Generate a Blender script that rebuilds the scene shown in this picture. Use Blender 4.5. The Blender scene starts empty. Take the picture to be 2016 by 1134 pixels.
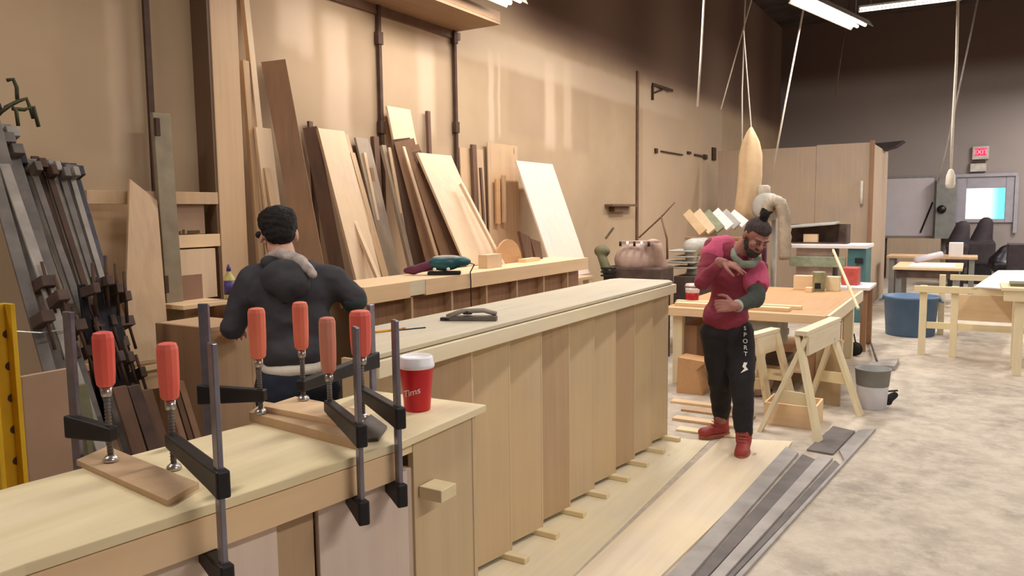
import bpy, bmesh, math, random
from mathutils import Vector, Matrix, noise
random.seed(7)
S = bpy.context.scene
COL = S.collection
R = math.radians

# ------------------------------------------------------------------ camera
F_PX, PITCH, ROLL, HEAD, CAM_H = 1500.0, 5.71, -0.7, 31.2, 1.62
cam_d = bpy.data.cameras.new('camera'); cam = bpy.data.objects.new('camera', cam_d); COL.objects.link(cam)
cam_d.sensor_fit = 'HORIZONTAL'; cam_d.sensor_width = 36.0; cam_d.lens = 36.0 * F_PX / 2016.0
cam_d.clip_start = 0.02; cam_d.clip_end = 200
CM = Matrix.Rotation(R(HEAD), 4, 'Z') @ Matrix.Rotation(R(90 - PITCH), 4, 'X') @ Matrix.Rotation(R(ROLL), 4, 'Z')
CM.translation = Vector((0, 0, CAM_H))
cam.matrix_world = CM
S.camera = cam
CR = CM.to_3x3()
EYE = Vector((0, 0, CAM_H))
def ray(px, py):
    return CR @ Vector(((px - 1008) / F_PX, (567 - py) / F_PX, -1.0))
def P(px, py, x=None, y=None, z=None, d=None):
    """point where the sight line through a photo pixel meets a plane of the room"""
    r = ray(px, py)
    if d is not None: return EYE + r * d
    if x is not None: return EYE + r * (x / r.x)
    if y is not None: return EYE + r * (y / r.y)
    return EYE + r * ((z - CAM_H) / r.z)

# ------------------------------------------------------------------ world, exposure
W = bpy.data.worlds.new('world'); S.world = W; W.use_nodes = True
W.node_tree.nodes['Background'].inputs[0].default_value = (0.75, 0.72, 0.70, 1)
W.node_tree.nodes['Background'].inputs[1].default_value = 0.25
S.view_settings.view_transform = 'Standard'; S.view_settings.look = 'None'
S.view_settings.exposure = 0.0; S.view_settings.gamma = 1.0; S.view_settings.use_curve_mapping = False

# ------------------------------------------------------------------ materials
MATS = {}
def newmat(name):
    m = bpy.data.materials.new(name); m.use_nodes = True
    nt = m.node_tree; b = nt.nodes['Principled BSDF']
    MATS[name] = m
    return m, nt, b
def lin(c):
    return tuple(((v / 255 + 0.055) / 1.055) ** 2.4 if v > 10 else v / 255 / 12.92 for v in c) + (1,)
def mapped(nt, scale=(1, 1, 1)):
    tc = nt.nodes.new('ShaderNodeTexCoord'); mp = nt.nodes.new('ShaderNodeMapping')
    mp.inputs['Scale'].default_value = scale
    nt.links.new(tc.outputs['Object'], mp.inputs['Vector'])
    return mp.outputs['Vector']
def noisy(nt, vec, scale, detail=4, rough=0.55, lo=0.3, hi=0.7):
    n = nt.nodes.new('ShaderNodeTexNoise'); n.inputs['Scale'].default_value = scale
    n.inputs['Detail'].default_value = detail; n.inputs['Roughness'].default_value = rough
    nt.links.new(vec, n.inputs['Vector'])
    r = nt.nodes.new('ShaderNodeMapRange'); r.inputs[1].default_value = lo; r.inputs[2].default_value = hi
    nt.links.new(n.outputs['Fac'], r.inputs[0])
    return r.outputs[0]
def mix(nt, fac, a, b):
    m = nt.nodes.new('ShaderNodeMix'); m.data_type = 'RGBA'
    if isinstance(fac, float): m.inputs[0].default_value = fac
    else: nt.links.new(fac, m.inputs[0])
    for s, v in ((6, a), (7, b)):
        if isinstance(v, tuple): m.inputs[s].default_value = v
        else: nt.links.new(v, m.inputs[s])
    return m.outputs[2]
def bump(nt, b, h, strength=0.2, dist=0.01):
    bp = nt.nodes.new('ShaderNodeBump'); bp.inputs['Strength'].default_value = strength
    bp.inputs['Distance'].default_value = dist
    nt.links.new(h, bp.inputs['Height']); nt.links.new(bp.outputs[0], b.inputs['Normal'])
def plain(name, c, rough=0.6, metal=0.0, c2=None, scale=12.0, bmp=0.1):
    m, nt, b = newmat(name)
    b.inputs['Roughness'].default_value = rough; b.inputs['Metallic'].default_value = metal
    v = mapped(nt); f = noisy(nt, v, scale)
    c2 = c2 or tuple(int(k * 0.82) for k in c)
    nt.links.new(mix(nt, f, lin(c), lin(c2)), b.inputs['Base Color'])
    if bmp: bump(nt, b, f, bmp, 0.004)
    return m
def wood(name, c, axis='z', c2=None, rough=0.65, knots=True):
    m, nt, b = newmat(name)
    b.inputs['Roughness'].default_value = rough
    s = {'x': (1.2, 26, 26), 'y': (26, 1.2, 26), 'z': (26, 26, 1.2)}[axis]
    v = mapped(nt, s); f = noisy(nt, v, 1.0, 5, 0.6, 0.25, 0.75)
    v2 = mapped(nt, (1, 1, 1)); g = noisy(nt, v2, 2.2, 2, 0.5, 0.35, 0.7)
    c2 = c2 or tuple(int(k * q) for k, q in zip(c, (0.86, 0.80, 0.72)))
    c3 = tuple(min(255, int(k * q)) for k, q in zip(c, (1.04, 1.02, 0.94)))
    a = mix(nt, f, lin(c), lin(c2)); 
    m2 = nt.nodes.new('ShaderNodeMath'); m2.operation = 'MULTIPLY'; m2.inputs[1].default_value = 0.55
    nt.links.new(g, m2.inputs[0])
    a = mix(nt, m2.outputs[0], a, lin(c3))
    if knots:
        s2 = {'x': (2, 6, 6), 'y': (6, 2, 6), 'z': (6, 6, 2)}[axis]
        vo = nt.nodes.new('ShaderNodeTexVoronoi'); vo.inputs['Scale'].default_value = 1.0
        nt.links.new(mapped(nt, s2), vo.inputs['Vector'])
        r = nt.nodes.new('ShaderNodeMapRange'); r.inputs[1].default_value = 0.05; r.inputs[2].default_value = 0.11
        r.inputs[3].default_value = 0.6; r.inputs[4].default_value = 0.0
        nt.links.new(vo.outputs['Distance'], r.inputs[0])
        a = mix(nt, r.outputs[0], a, lin(tuple(int(k * 0.5) for k in c)))
    nt.links.new(a, b.inputs['Base Color'])
    bump(nt, b, f, 0.12, 0.003)
    return m
def emit(name, c, strength):
    m, nt, b = newmat(name)
    b.inputs['Base Color'].default_value = (0, 0, 0, 1)
    b.inputs['Emission Color'].default_value = lin(c); b.inputs['Emission Strength'].default_value = strength
    return m

# ------------------------------------------------------------------ mesh builder
class MB:
    def __init__(s): s.bm = bmesh.new()
    def obox(s, o, a, b, c):
        """box from a corner and three edge vectors"""
        o, a, b, c = Vector(o), Vector(a), Vector(b), Vector(c)
        if a.cross(b).dot(c) < 0: o = o + c; c = -c
        v = [s.bm.verts.new(o + a * i + b * j + c * k) for k in (0, 1) for j in (0, 1) for i in (0, 1)]
        for f in ((0, 2, 3, 1), (4, 5, 7, 6), (0, 1, 5, 4), (2, 6, 7, 3), (0, 4, 6, 2), (1, 3, 7, 5)):
            s.bm.faces.new([v[i] for i in f])
        return s
    def box(s, x0, x1, y0, y1, z0, z1):
        return s.obox((x0, y0, z0), (x1 - x0, 0, 0), (0, y1 - y0, 0), (0, 0, z1 - z0))
    def bar(s, p, q, w, t, side=(0, 0, 1)):
        """rectangular bar p->q, w wide along side, t thick"""
        p, q = Vector(p), Vector(q); d = (q - p).normalized(); side = Vector(side)
        side = (side - d * side.dot(d)).normalized(); n = d.cross(side)
        return s.obox(p - side * w / 2 - n * t / 2, q - p, side * w, n * t)
    def prism(s, poly, z0, z1, taper=None):
        """horizontal polygon extruded in z"""
        bot = [s.bm.verts.new((p[0], p[1], z0)) for p in poly]
        top = [s.bm.verts.new((p[0], p[1], z1)) for p in poly]
        n = len(poly)
        area = sum(poly[i][0] * poly[(i + 1) % n][1] - poly[(i + 1) % n][0] * poly[i][1] for i in range(n))
        if area < 0: bot.reverse(); top.reverse()
        s.bm.faces.new(list(reversed(bot))); s.bm.faces.new(top)
        for i in range(n): s.bm.faces.new((bot[i], bot[(i + 1) % n], top[(i + 1) % n], top[i]))
        return s
    def slab(s, pts, t):
        """polygon of 3D points thickened by vector t"""
        t = Vector(t); pts = [Vector(p) for p in pts]
        nrm = Vector((0, 0, 0))
        for i in range(len(pts)): nrm += pts[i].cross(pts[(i + 1) % len(pts)])
        a = [s.bm.verts.new(p) for p in pts]; b = [s.bm.verts.new(p + t) for p in pts]
        if nrm.dot(t) < 0: a.reverse(); b.reverse()
        s.bm.faces.new(list(reversed(a))); s.bm.faces.new(b); n = len(a)
        for i in range(n): s.bm.faces.new((a[i], a[(i + 1) % n], b[(i + 1) % n], b[i]))
        return s
    def tube(s, pts, r, seg=10, close=True):
        """round tube along points; r number or list"""
        pts = [Vector(p) for p in pts]; n = len(pts)
        rs = r if isinstance(r, (list, tuple)) else [r] * n
        rings = []; u = None
        for i, p in enumerate(pts):
            d = (pts[min(i + 1, n - 1)] - pts[max(i - 1, 0)]).normalized()
            if u is None: u = d.orthogonal().normalized()
            u = (u - d * u.dot(d)).normalized(); w = d.cross(u)
            rings.append([s.bm.verts.new(p + (u * math.cos(2 * math.pi * k / seg) + w * math.sin(2 * math.pi * k / seg)) * max(rs[i], 1e-4)) for k in range(seg)])
        for i in range(n - 1):
            for k in range(seg):
                s.bm.faces.new((rings[i][k], rings[i][(k + 1) % seg], rings[i + 1][(k + 1) % seg], rings[i + 1][k]))
        if close: s.bm.faces.new(list(reversed(rings[0]))); s.bm.faces.new(rings[-1])
        return s
    def lathe(s, c, prof, seg=28, sq=1.0, ax=(0, 0, 1)):
        """profile of (radius, height) along axis ax from c"""
        c = Vector(c); ax = Vector(ax).normalized(); u = ax.orthogonal().normalized(); w = ax.cross(u)
        rings = [[s.bm.verts.new(c + ax * h + (u * math.cos(2 * math.pi * k / seg) + w * math.sin(2 * math.pi * k / seg)) * max(rr, 2e-4)) for k in range(seg)] for rr, h in prof]
        for i in range(len(rings) - 1):
            for k in range(seg):
                s.bm.faces.new((rings[i][k], rings[i][(k + 1) % seg], rings[i + 1][(k + 1) % seg], rings[i + 1][k]))
        s.bm.faces.new(list(reversed(rings[0]))); s.bm.faces.new(rings[-1])
        return s
    def ball(s, c, r, m=None, sub=3):
        """ellipsoid: r = (rx, ry, rz), m optional 3x3 orientation"""
        if not isinstance(r, (tuple, list)): r = (r, r, r)
        M = Matrix.Translation(Vector(c)) @ (m.to_4x4() if m else Matrix.Identity(4)) @ Matrix.Diagonal((r[0], r[1], r[2], 1))
        bmesh.ops.create_icosphere(s.bm, subdivisions=sub, radius=1, matrix=M)
        return s
    def limb(s, p, q, r0, r1, steps=5):
        """tapered capsule"""
        p, q = Vector(p), Vector(q)
        s.ball(p, r0, sub=2); s.ball(q, r1, sub=2)
        s.tube([p.lerp(q, i / steps) for i in range(steps + 1)], [r0 + (r1 - r0) * i / steps for i in range(steps + 1)], 14)
        return s
    def jitter(s, amp, sc=3.0, seed=0):
        for v in s.bm.verts:
            n = noise.noise_vector(v.co * sc + Vector((seed, seed, seed)))
            v.co += n * amp
        return s

def world_of(o):
    v = Vector((0, 0, 0))
    while o is not None: v += o.location; o = o.parent
    return v
def tag(o, label=None, cat=None, group=None, kind=None):
    if label: o['label'] = label
    if cat: o['category'] = cat
    if group: o['group'] = group
    if kind: o['kind'] = kind
    return o
def obj(name, mb, m, parent=None, label=None, cat=None, group=None, kind=None, smooth=False, bevel=0.0):
    me = bpy.data.meshes.new(name)
    bm = mb.bm
    if parent is not None: org = world_of(parent)
    else:
        xs = [v.co for v in bm.verts]
        lo = Vector((min(v.x for v in xs), min(v.y for v in xs), min(v.z for v in xs)))
        hi = Vector((max(v.x for v in xs), max(v.y for v in xs), max(v.z for v in xs)))
        org = Vector(((lo.x + hi.x) / 2, (lo.y + hi.y) / 2, lo.z))
    for v in bm.verts: v.co -= org
    bm.to_mesh(me); bm.free()
    if isinstance(m, str): m = MATS[m]
    me.materials.append(m)
    if smooth:
        for p in me.polygons: p.use_smooth = True
    o = bpy.data.objects.new(name, me); COL.objects.link(o)
    if parent is not None: o.parent = parent
    else: o.location = org
    if bevel:
        b = o.modifiers.new('bevel', 'BEVEL'); b.width = bevel; b.segments = 2; b.limit_method = 'ANGLE'
    return tag(o, label, cat, group, kind)
def thing(name, label, cat, loc, group=None):
    o = bpy.data.objects.new(name, None); COL.objects.link(o); o.location = Vector(loc)
    o.empty_display_size = 0.1
    return tag(o, label, cat, group)
def text_part(name, txt, size, m, parent, origin, right, up, depth=0.002, spacing=1.0, label=None):
    cu = bpy.data.curves.new(name, 'FONT'); cu.body = txt; cu.size = size; cu.extrude = depth / 2
    cu.align_x = 'CENTER'; cu.align_y = 'CENTER'; cu.space_line = spacing
    o = bpy.data.objects.new(name + '_tmp', cu); COL.objects.link(o)
    dg = bpy.context.evaluated_depsgraph_get()
    me = bpy.data.meshes.new_from_object(o.evaluated_get(dg)); bpy.data.objects.remove(o)
    right, up = Vector(right).normalized(), Vector(up).normalized(); nrm = right.cross(up)
    M = Matrix((right, up, nrm)).transposed().to_4x4(); M.translation = Vector(origin) - world_of(parent)
    me.transform(M); me.materials.clear(); me.materials.append(MATS[m] if isinstance(m, str) else m)
    q = bpy.data.objects.new(name, me); COL.objects.link(q); q.parent = parent
    if label: q['label'] = label
    return q
def organic(name, mb, m, parent, voxel=0.006, smooth=6, label=None, fold=0.0, fs=9.0, cat=None):
    """fuse overlapping volumes into one continuous skin"""
    o = obj(name, mb, m, parent)
    r = o.modifiers.new('r', 'REMESH'); r.mode = 'VOXEL'; r.voxel_size = voxel; r.use_smooth_shade = True
    s = o.modifiers.new('s', 'SMOOTH'); s.iterations = smooth; s.factor = 0.5
    dg = bpy.context.evaluated_depsgraph_get()
    me = bpy.data.meshes.new_from_object(o.evaluated_get(dg)); old = o.data
    o.modifiers.clear(); o.data = me; bpy.data.meshes.remove(old); me.name = name
    if fold:
        for v in me.vertices:
            n = noise.fractal(Vector((v.co.x * fs, v.co.y * fs, v.co.z * fs * 1.6)), 1.0, 2.0, 3)
            v.co += v.normal * n * fold
    for p in me.polygons: p.use_smooth = True
    if label: o['label'] = label
    return o

WALL_X, BACK_Y, CEIL_Z = -4.2, 19.8, 6.0
# ------------------------------------------------------------------ palette
wood('ply_pale', (238, 224, 202), 'y', c2=(226, 208, 182))
wood('ply_bench', (236, 222, 188), 'y', c2=(222, 204, 164))
wood('ply_face', (206, 184, 152), 'z', c2=(194, 170, 136), knots=False)
wood('ply_face_deep', (190, 164, 134), 'z', c2=(176, 148, 118), knots=False)
wood('ply_pink', (226, 210, 202), 'z', c2=(214, 196, 186), knots=False)
wood('ply_dusty', (208, 198, 180), 'y', c2=(192, 182, 162), knots=False)
wood('board_pale_z', (224, 198, 170), 'z', c2=(210, 182, 152), knots=False)
wood('board_tan_z', (202, 172, 140), 'z', c2=(184, 152, 120))
wood('board_brown_z', (158, 122, 94), 'z', c2=(128, 94, 70), knots=False)
wood('board_dark_z', (112, 82, 64), 'z', c2=(84, 60, 46), knots=False)
wood('board_grey_z', (168, 150, 132), 'z', c2=(136, 120, 104), knots=False)
wood('board_pale_y', (236, 206, 170), 'y', c2=(224, 192, 154), knots=False)
wood('board_pale_x', (234, 206, 172), 'x', c2=(220, 190, 152), knots=False)
wood('pine_x', (232, 218, 184), 'x', c2=(220, 202, 164))
wood('pine_y', (232, 222, 198), 'y', c2=(220, 206, 178))
wood('pine_z', (232, 220, 190), 'z', c2=(218, 202, 168))
wood('brown_ply_top', (200, 158, 116), 'y', c2=(186, 142, 100), knots=False)
wood('partition_ply', (184, 164, 146), 'z', c2=(172, 152, 134), knots=False)
plain('steel_dark', (72, 68, 74), 0.38, 0.85, (52, 50, 56), 20, 0.05)
plain('steel_bar', (150, 148, 164), 0.32, 0.85, (120, 118, 132), 20, 0.05)
plain('steel_bright', (205, 200, 196), 0.3, 0.8)
plain('cast_black', (40, 36, 40), 0.5, 0.3, (28, 26, 30))
plain('clamp_grey', (118, 110, 104), 0.6, 0.25, (86, 80, 78), 9)
plain('clamp_light', (160, 152, 144), 0.6, 0.2, (128, 120, 114), 9)
plain('handle_red', (232, 112, 96), 0.5, 0, (222, 84, 76), 6, 0.03)
plain('handle_orange', (238, 138, 112), 0.5, 0, (228, 112, 92), 6, 0.03)
plain('handle_worn', (206, 140, 118), 0.6, 0, (222, 96, 84), 7, 0.03)
plain('cup_red', (205, 22, 40), 0.35, 0, (196, 18, 36), 4, 0)
plain('plastic_white', (244, 244, 250), 0.4, 0, (236, 236, 244), 4, 0)
plain('ink_white', (240, 235, 230), 0.6, 0, (235, 230, 225), 4, 0)
plain('yellow_rail', (222, 180, 28), 0.5, 0, (196, 152, 20), 6)
plain('rust_dark', (86, 62, 48), 0.7, 0.3, (66, 46, 36), 10)
plain('upright_brown', (122, 92, 72), 0.7, 0.1, (100, 74, 56), 10)
plain('strut_grey', (158, 146, 124), 0.55, 0.4, (136, 124, 104), 8)
plain('hook_green', (74, 76, 44), 0.6, 0.2, (56, 56, 34))
plain('cardboard', (168, 140, 118), 0.85, 0, (156, 128, 106), 4)
plain('label_brown', (148, 116, 96), 0.85, 0, (140, 108, 90), 4)
plain('ink_brown', (88, 62, 36), 0.8, 0, (80, 56, 30), 4, 0)
plain('hood_cloth', (66, 64, 70), 0.9, 0, (52, 50, 56), 7, 0.3)
plain('sleeve_teal', (54, 66, 70), 0.9, 0, (40, 52, 56), 7, 0.3)
plain('jeans_navy', (36, 44, 64), 0.9, 0, (26, 32, 48), 9, 0.3)
plain('tee_white', (226, 218, 206), 0.9, 0, (206, 196, 184), 9, 0.2)
plain('scarf_grey', (196, 184, 178), 0.95, 0, (150, 138, 136), 26, 0.4)
plain('hair_black', (26, 18, 18), 0.85, 0, (14, 10, 10), 60, 0.8)
plain('hair_short', (74, 62, 60), 0.9, 0, (50, 40, 40), 60, 0.6)
plain('skin_light', (214, 168, 146), 0.55, 0, (204, 154, 132), 10, 0.05)
plain('skin_brown', (170, 118, 106), 0.55, 0, (152, 100, 90), 10, 0.05)
plain('lips', (140, 84, 80), 0.5, 0, (130, 76, 74), 10, 0)
plain('beard_dark', (62, 52, 50), 0.9, 0, (46, 38, 38), 60, 0.5)
plain('eye_white', (220, 214, 208), 0.3, 0, (214, 208, 200), 10, 0)
plain('eye_dark', (30, 22, 20), 0.3, 0, (24, 18, 16), 10, 0)
plain('tee_maroon_lit', (206, 92, 128), 0.9, 0, (188, 76, 110), 6, 0.25)
plain('tee_maroon', (146, 54, 74), 0.9, 0, (124, 44, 62), 5, 0.25)
plain('collar_green', (132, 142, 126), 0.9, 0, (112, 122, 108), 12, 0.2)
plain('sleeve_green', (72, 78, 72), 0.9, 0, (56, 62, 58), 12, 0.3)
plain('pants_black', (38, 34, 38), 0.92, 0, (26, 24, 28), 8, 0.25)
plain('boot_red', (168, 58, 58), 0.6, 0, (146, 60, 54), 9, 0.2)
plain('boot_sole', (176, 108, 86), 0.8, 0, (150, 90, 72), 12, 0.2)
plain('wrist_band', (196, 184, 178), 0.6)
plain('sander_teal', (30, 92, 100), 0.4, 0, (22, 74, 84), 8, 0.05)
plain('sander_plum', (104, 40, 74), 0.5, 0, (84, 30, 60), 8, 0.05)
plain('rubber_black', (26, 24, 28), 0.7, 0, (18, 16, 20))
plain('cord_black', (32, 26, 26), 0.6, 0, (24, 20, 20), 12, 0)
plain('cord_white', (226, 218, 206), 0.6, 0, (206, 196, 184), 12, 0)
plain('dusty_machine', (196, 172, 160), 0.85, 0, (160, 136, 126), 5)
plain('dusty_dark', (98, 78, 68), 0.85, 0, (66, 50, 46), 7)
plain('olive_machine', (122, 120, 88), 0.7, 0.1, (92, 88, 66), 7)
plain('machine_grey', (186, 184, 176), 0.7, 0.1, (156, 154, 148), 6)
plain('bag_cloth', (216, 188, 150), 0.9, 0, (196, 166, 130), 5, 0.3)
plain('hose_grey', (178, 166, 148), 0.7, 0, (150, 138, 122), 10)
plain('teal_paint', (84, 128, 130), 0.6, 0.1, (66, 106, 112), 6)
plain('bin_blue', (92, 122, 156), 0.55, 0, (76, 104, 138), 5)
plain('bucket_white', (222, 222, 230), 0.5, 0, (206, 206, 214), 6)
plain('bucket_grey', (142, 142, 140), 0.6, 0, (122, 124, 122), 6)
plain('whiteboard', (204, 196, 202), 0.45, 0, (196, 188, 194), 3, 0)
plain('frame_lilac', (168, 164, 176), 0.6, 0, (156, 152, 164), 6)
plain('rubber_grey', (188, 182, 178), 0.8, 0, (156, 150, 148), 5, 0.4)
plain('rubber_dark', (128, 122, 120), 0.8, 0, (104, 98, 98), 5, 0.4)
plain('can_red', (196, 40, 56), 0.35, 0.3)
plain('can_white', (230, 222, 220), 0.4, 0.3)
plain('paint_can', (168, 176, 150), 0.5, 0.3)
plain('glue_purple', (84, 64, 132), 0.5)
plain('glue_yellow', (216, 200, 120), 0.5)
plain('pencil_yellow', (240, 170, 30), 0.5)
plain('red_plastic', (206, 86, 76), 0.5)
plain('ceiling_paint', (90, 76, 70), 0.95, 0, (58, 46, 42), 2)
plain('lamp_housing', (210, 205, 198), 0.5)
plain('paper_white', (236, 230, 230), 0.8, 0, (226, 220, 222), 4, 0)
plain('dark_junk', (62, 52, 58), 0.8, 0, (44, 36, 42), 6)
wood('shelf_brown', (142, 112, 84), 'y', c2=(122, 94, 70), knots=False)
emit('tube_glow', (255, 246, 236), 14.0)
emit('tube_glow_soft', (255, 240, 228), 4.0)
emit('exit_red', (255, 40, 90), 1.6)

# ------------------------------------------------------------------ structure
def wall_paint():
    m, nt, b = newmat('drywall_left'); b.inputs['Roughness'].default_value = 0.9
    tc = nt.nodes.new('ShaderNodeTexCoord'); sep = nt.nodes.new('ShaderNodeSeparateXYZ')
    geo = nt.nodes.new('ShaderNodeNewGeometry')
    nz = nt.nodes.new('ShaderNodeTexNoise'); nz.inputs['Scale'].default_value = 3.0; nz.inputs['Detail'].default_value = 4
    nt.links.new(geo.outputs['Position'], nz.inputs['Vector'])
    add = nt.nodes.new('ShaderNodeVectorMath'); add.operation = 'MULTIPLY_ADD'
    add.inputs[1].default_value = (0.06, 0.06, 0.06); nt.links.new(nz.outputs['Color'], add.inputs[0])
    sub = nt.nodes.new('ShaderNodeVectorMath'); sub.operation = 'SUBTRACT'; sub.inputs[1].default_value = (0.03, 0.03, 0.03)
    nt.links.new(geo.outputs['Position'], sub.inputs[0]); nt.links.new(sub.outputs[0], add.inputs[2])
    nt.links.new(add.outputs[0], sep.inputs[0])
    f = noisy(nt, geo.outputs['Position'], 0.8, 4, 0.6)
    base = mix(nt, f, lin((188, 164, 136)), lin((174, 149, 120)))
    def ramp(sock, a, bb, w):
        outs = []
        for v, s in ((a, 1), (bb, -1)):
            r = nt.nodes.new('ShaderNodeMapRange'); r.interpolation_type = 'SMOOTHSTEP'
            r.inputs[1].default_value = v - w * s; r.inputs[2].default_value = v + w * s
            nt.links.new(sock, r.inputs[0]); outs.append(r.outputs[0])
        mu = nt.nodes.new('ShaderNodeMath'); mu.operation = 'MULTIPLY'
        nt.links.new(outs[0], mu.inputs[0]); nt.links.new(outs[1], mu.inputs[1]); return mu.outputs[0]
    # plaster patches and bands over the joints: pixel box of the photo -> place on the wall
    patches = [(215, 0, 250, 330, 1, .55), (545, -40, 612, 88, 1, .9), (588, 60, 615, 110, 1, .6), (640, 30, 686, 275, 1, .8),
               (752, 30, 830, 48, 1, .5), (824, 60, 853, 262, 1, .8), (962, 100, 972, 280, 1, .8), (980, 100, 985, 270, 1, .6),
               (1073, 120, 1092, 292, 1, .8), (1110, 120, 1124, 292, 1, .6), (1265, 180, 1420, 540, 1, .35),
               (690, 60, 735, 260, 0, .5), (856, 90, 886, 290, 0, .4), (1000, 105, 1072, 270, 0, .35), (470, 0, 540, 230, 0, .3),
               (1128, 120, 1160, 300, 0, .3), (120, 0, 205, 300, 0, .2)]
    cur = base
    for x0, y0, x1, y1, light, k in patches:
        a, c = P(x0, (y0 + y1) / 2, x=WALL_X), P(x1, (y0 + y1) / 2, x=WALL_X)
        zt, zb = P((x0 + x1) / 2, y0, x=WALL_X).z, P((x0 + x1) / 2, y1, x=WALL_X).z
        wd = min(0.06, (c.y - a.y) * 0.3)
        my, mz = ramp(sep.outputs['Y'], a.y, c.y, wd), ramp(sep.outputs['Z'], zb, zt, 0.06)
        mu = nt.nodes.new('ShaderNodeMath'); mu.operation = 'MULTIPLY'
        nt.links.new(my, mu.inputs[0]); nt.links.new(mz, mu.inputs[1])
        m3 = nt.nodes.new('ShaderNodeMath'); m3.operation = 'MULTIPLY'; m3.inputs[1].default_value = k
        nt.links.new(mu.outputs[0], m3.inputs[0])
        cur = mix(nt, m3.outputs[0], cur, lin((206, 182, 158)) if light else lin((156, 132, 110)))
    # long plaster band over the horizontal joint
    mz = ramp(sep.outputs['Z'], 3.10, 3.42, 0.05); my = ramp(sep.outputs['Y'], 5.6, 12.5, 0.4)
    mu = nt.nodes.new('ShaderNodeMath'); mu.operation = 'MULTIPLY'
    nt.links.new(my, mu.inputs[0]); nt.links.new(mz, mu.inputs[1])
    m3 = nt.nodes.new('ShaderNodeMath'); m3.operation = 'MULTIPLY'; m3.inputs[1].default_value = 0.6
    nt.links.new(mu.outputs[0], m3.inputs[0]); cur = mix(nt, m3.outputs[0], cur, lin((208, 186, 162)))
    # darker brown above the joint: the lamp light's cut-off painted in
    r = nt.nodes.new('ShaderNodeMapRange'); r.interpolation_type = 'SMOOTHSTEP'
    r.inputs[1].default_value = 3.35; r.inputs[2].default_value = 3.75; nt.links.new(sep.outputs['Z'], r.inputs[0])
    ry = nt.nodes.new('ShaderNodeMapRange'); ry.interpolation_type = 'SMOOTHSTEP'
    ry.inputs[1].default_value = 6.4; ry.inputs[2].default_value = 7.6; nt.links.new(sep.outputs['Y'], ry.inputs[0])
    mu = nt.nodes.new('ShaderNodeMath'); mu.operation = 'MULTIPLY'
    nt.links.new(r.outputs[0], mu.inputs[0]); nt.links.new(ry.outputs[0], mu.inputs[1])
    wv = nt.nodes.new('ShaderNodeTexWave'); wv.bands_direction = 'Y'; wv.inputs['Scale'].default_value = 0.12
    nt.links.new(geo.outputs['Position'], wv.inputs['Vector'])
    cur = mix(nt, mu.outputs[0], cur, mix(nt, wv.outputs['Fac'], lin((112, 86, 72)), lin((134, 108, 92))))
    nt.links.new(cur, b.inputs['Base Color'])
    return m
wall_paint()
def floor_mat():
    m, nt, b = newmat('concrete'); b.inputs['Roughness'].default_value = 0.75
    v = mapped(nt); f = noisy(nt, v, 1.6, 6, 0.65, 0.35, 0.65); g = noisy(nt, v, 7.0, 6, 0.7, 0.4, 0.62)
    a = mix(nt, f, lin((160, 148, 136)), lin((198, 186, 170)))
    mm = nt.nodes.new('ShaderNodeMath'); mm.operation = 'MULTIPLY'; mm.inputs[1].default_value = 0.65
    nt.links.new(g, mm.inputs[0])
    a = mix(nt, mm.outputs[0], a, lin((214, 203, 188)))
    nt.links.new(a, b.inputs['Base Color']); bump(nt, b, g, 0.1, 0.003)
floor_mat()
def back_mat():
    m, nt, b = newmat('back_wall_grey'); b.inputs['Roughness'].default_value = 0.9
    geo = nt.nodes.new('ShaderNodeNewGeometry'); f = noisy(nt, geo.outputs['Position'], 0.4, 3)
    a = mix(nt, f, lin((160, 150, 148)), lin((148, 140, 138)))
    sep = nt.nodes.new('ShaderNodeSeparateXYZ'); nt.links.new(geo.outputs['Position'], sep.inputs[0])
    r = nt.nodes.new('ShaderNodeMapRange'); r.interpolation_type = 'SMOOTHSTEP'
    r.inputs[1].default_value = 4.3; r.inputs[2].default_value = 4.9; nt.links.new(sep.outputs['Z'], r.inputs[0])  # upper wall darkened in the colour where the lamp light ends
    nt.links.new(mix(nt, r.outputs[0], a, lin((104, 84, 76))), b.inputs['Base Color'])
back_mat()

EX = 5.6      # right wall
SY = -4.0     # wall behind
obj('floor', MB().box(WALL_X - .2, EX + .2, SY - .2, BACK_Y + .2, -.2, 0), 'concrete', kind='structure')
obj('ceiling', MB().box(WALL_X - .2, EX + .2, SY - .2, BACK_Y + .2, CEIL_Z, CEIL_Z + .2), 'ceiling_paint', kind='structure')
obj('wall_left', MB().box(WALL_X - .2, WALL_X, SY, BACK_Y, 0, CEIL_Z), 'drywall_left', kind='structure')
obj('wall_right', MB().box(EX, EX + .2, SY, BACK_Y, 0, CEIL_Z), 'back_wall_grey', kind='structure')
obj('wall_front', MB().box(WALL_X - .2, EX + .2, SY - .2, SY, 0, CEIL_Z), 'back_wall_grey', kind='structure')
# far wall with its lit window
wl, wr = P(1903, 370, y=BACK_Y), P(1977, 432, y=BACK_Y)
wx0, wx1, wz0, wz1 = wl.x, wr.x, P(1940, 431, y=BACK_Y).z, P(1940, 370, y=BACK_Y).z
b = MB()
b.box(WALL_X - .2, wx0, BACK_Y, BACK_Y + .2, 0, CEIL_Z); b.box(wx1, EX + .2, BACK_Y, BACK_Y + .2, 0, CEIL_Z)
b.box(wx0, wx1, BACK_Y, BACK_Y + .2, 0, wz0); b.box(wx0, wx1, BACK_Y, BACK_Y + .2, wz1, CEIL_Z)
obj('wall_back', b, 'back_wall_grey', kind='structure')
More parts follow.
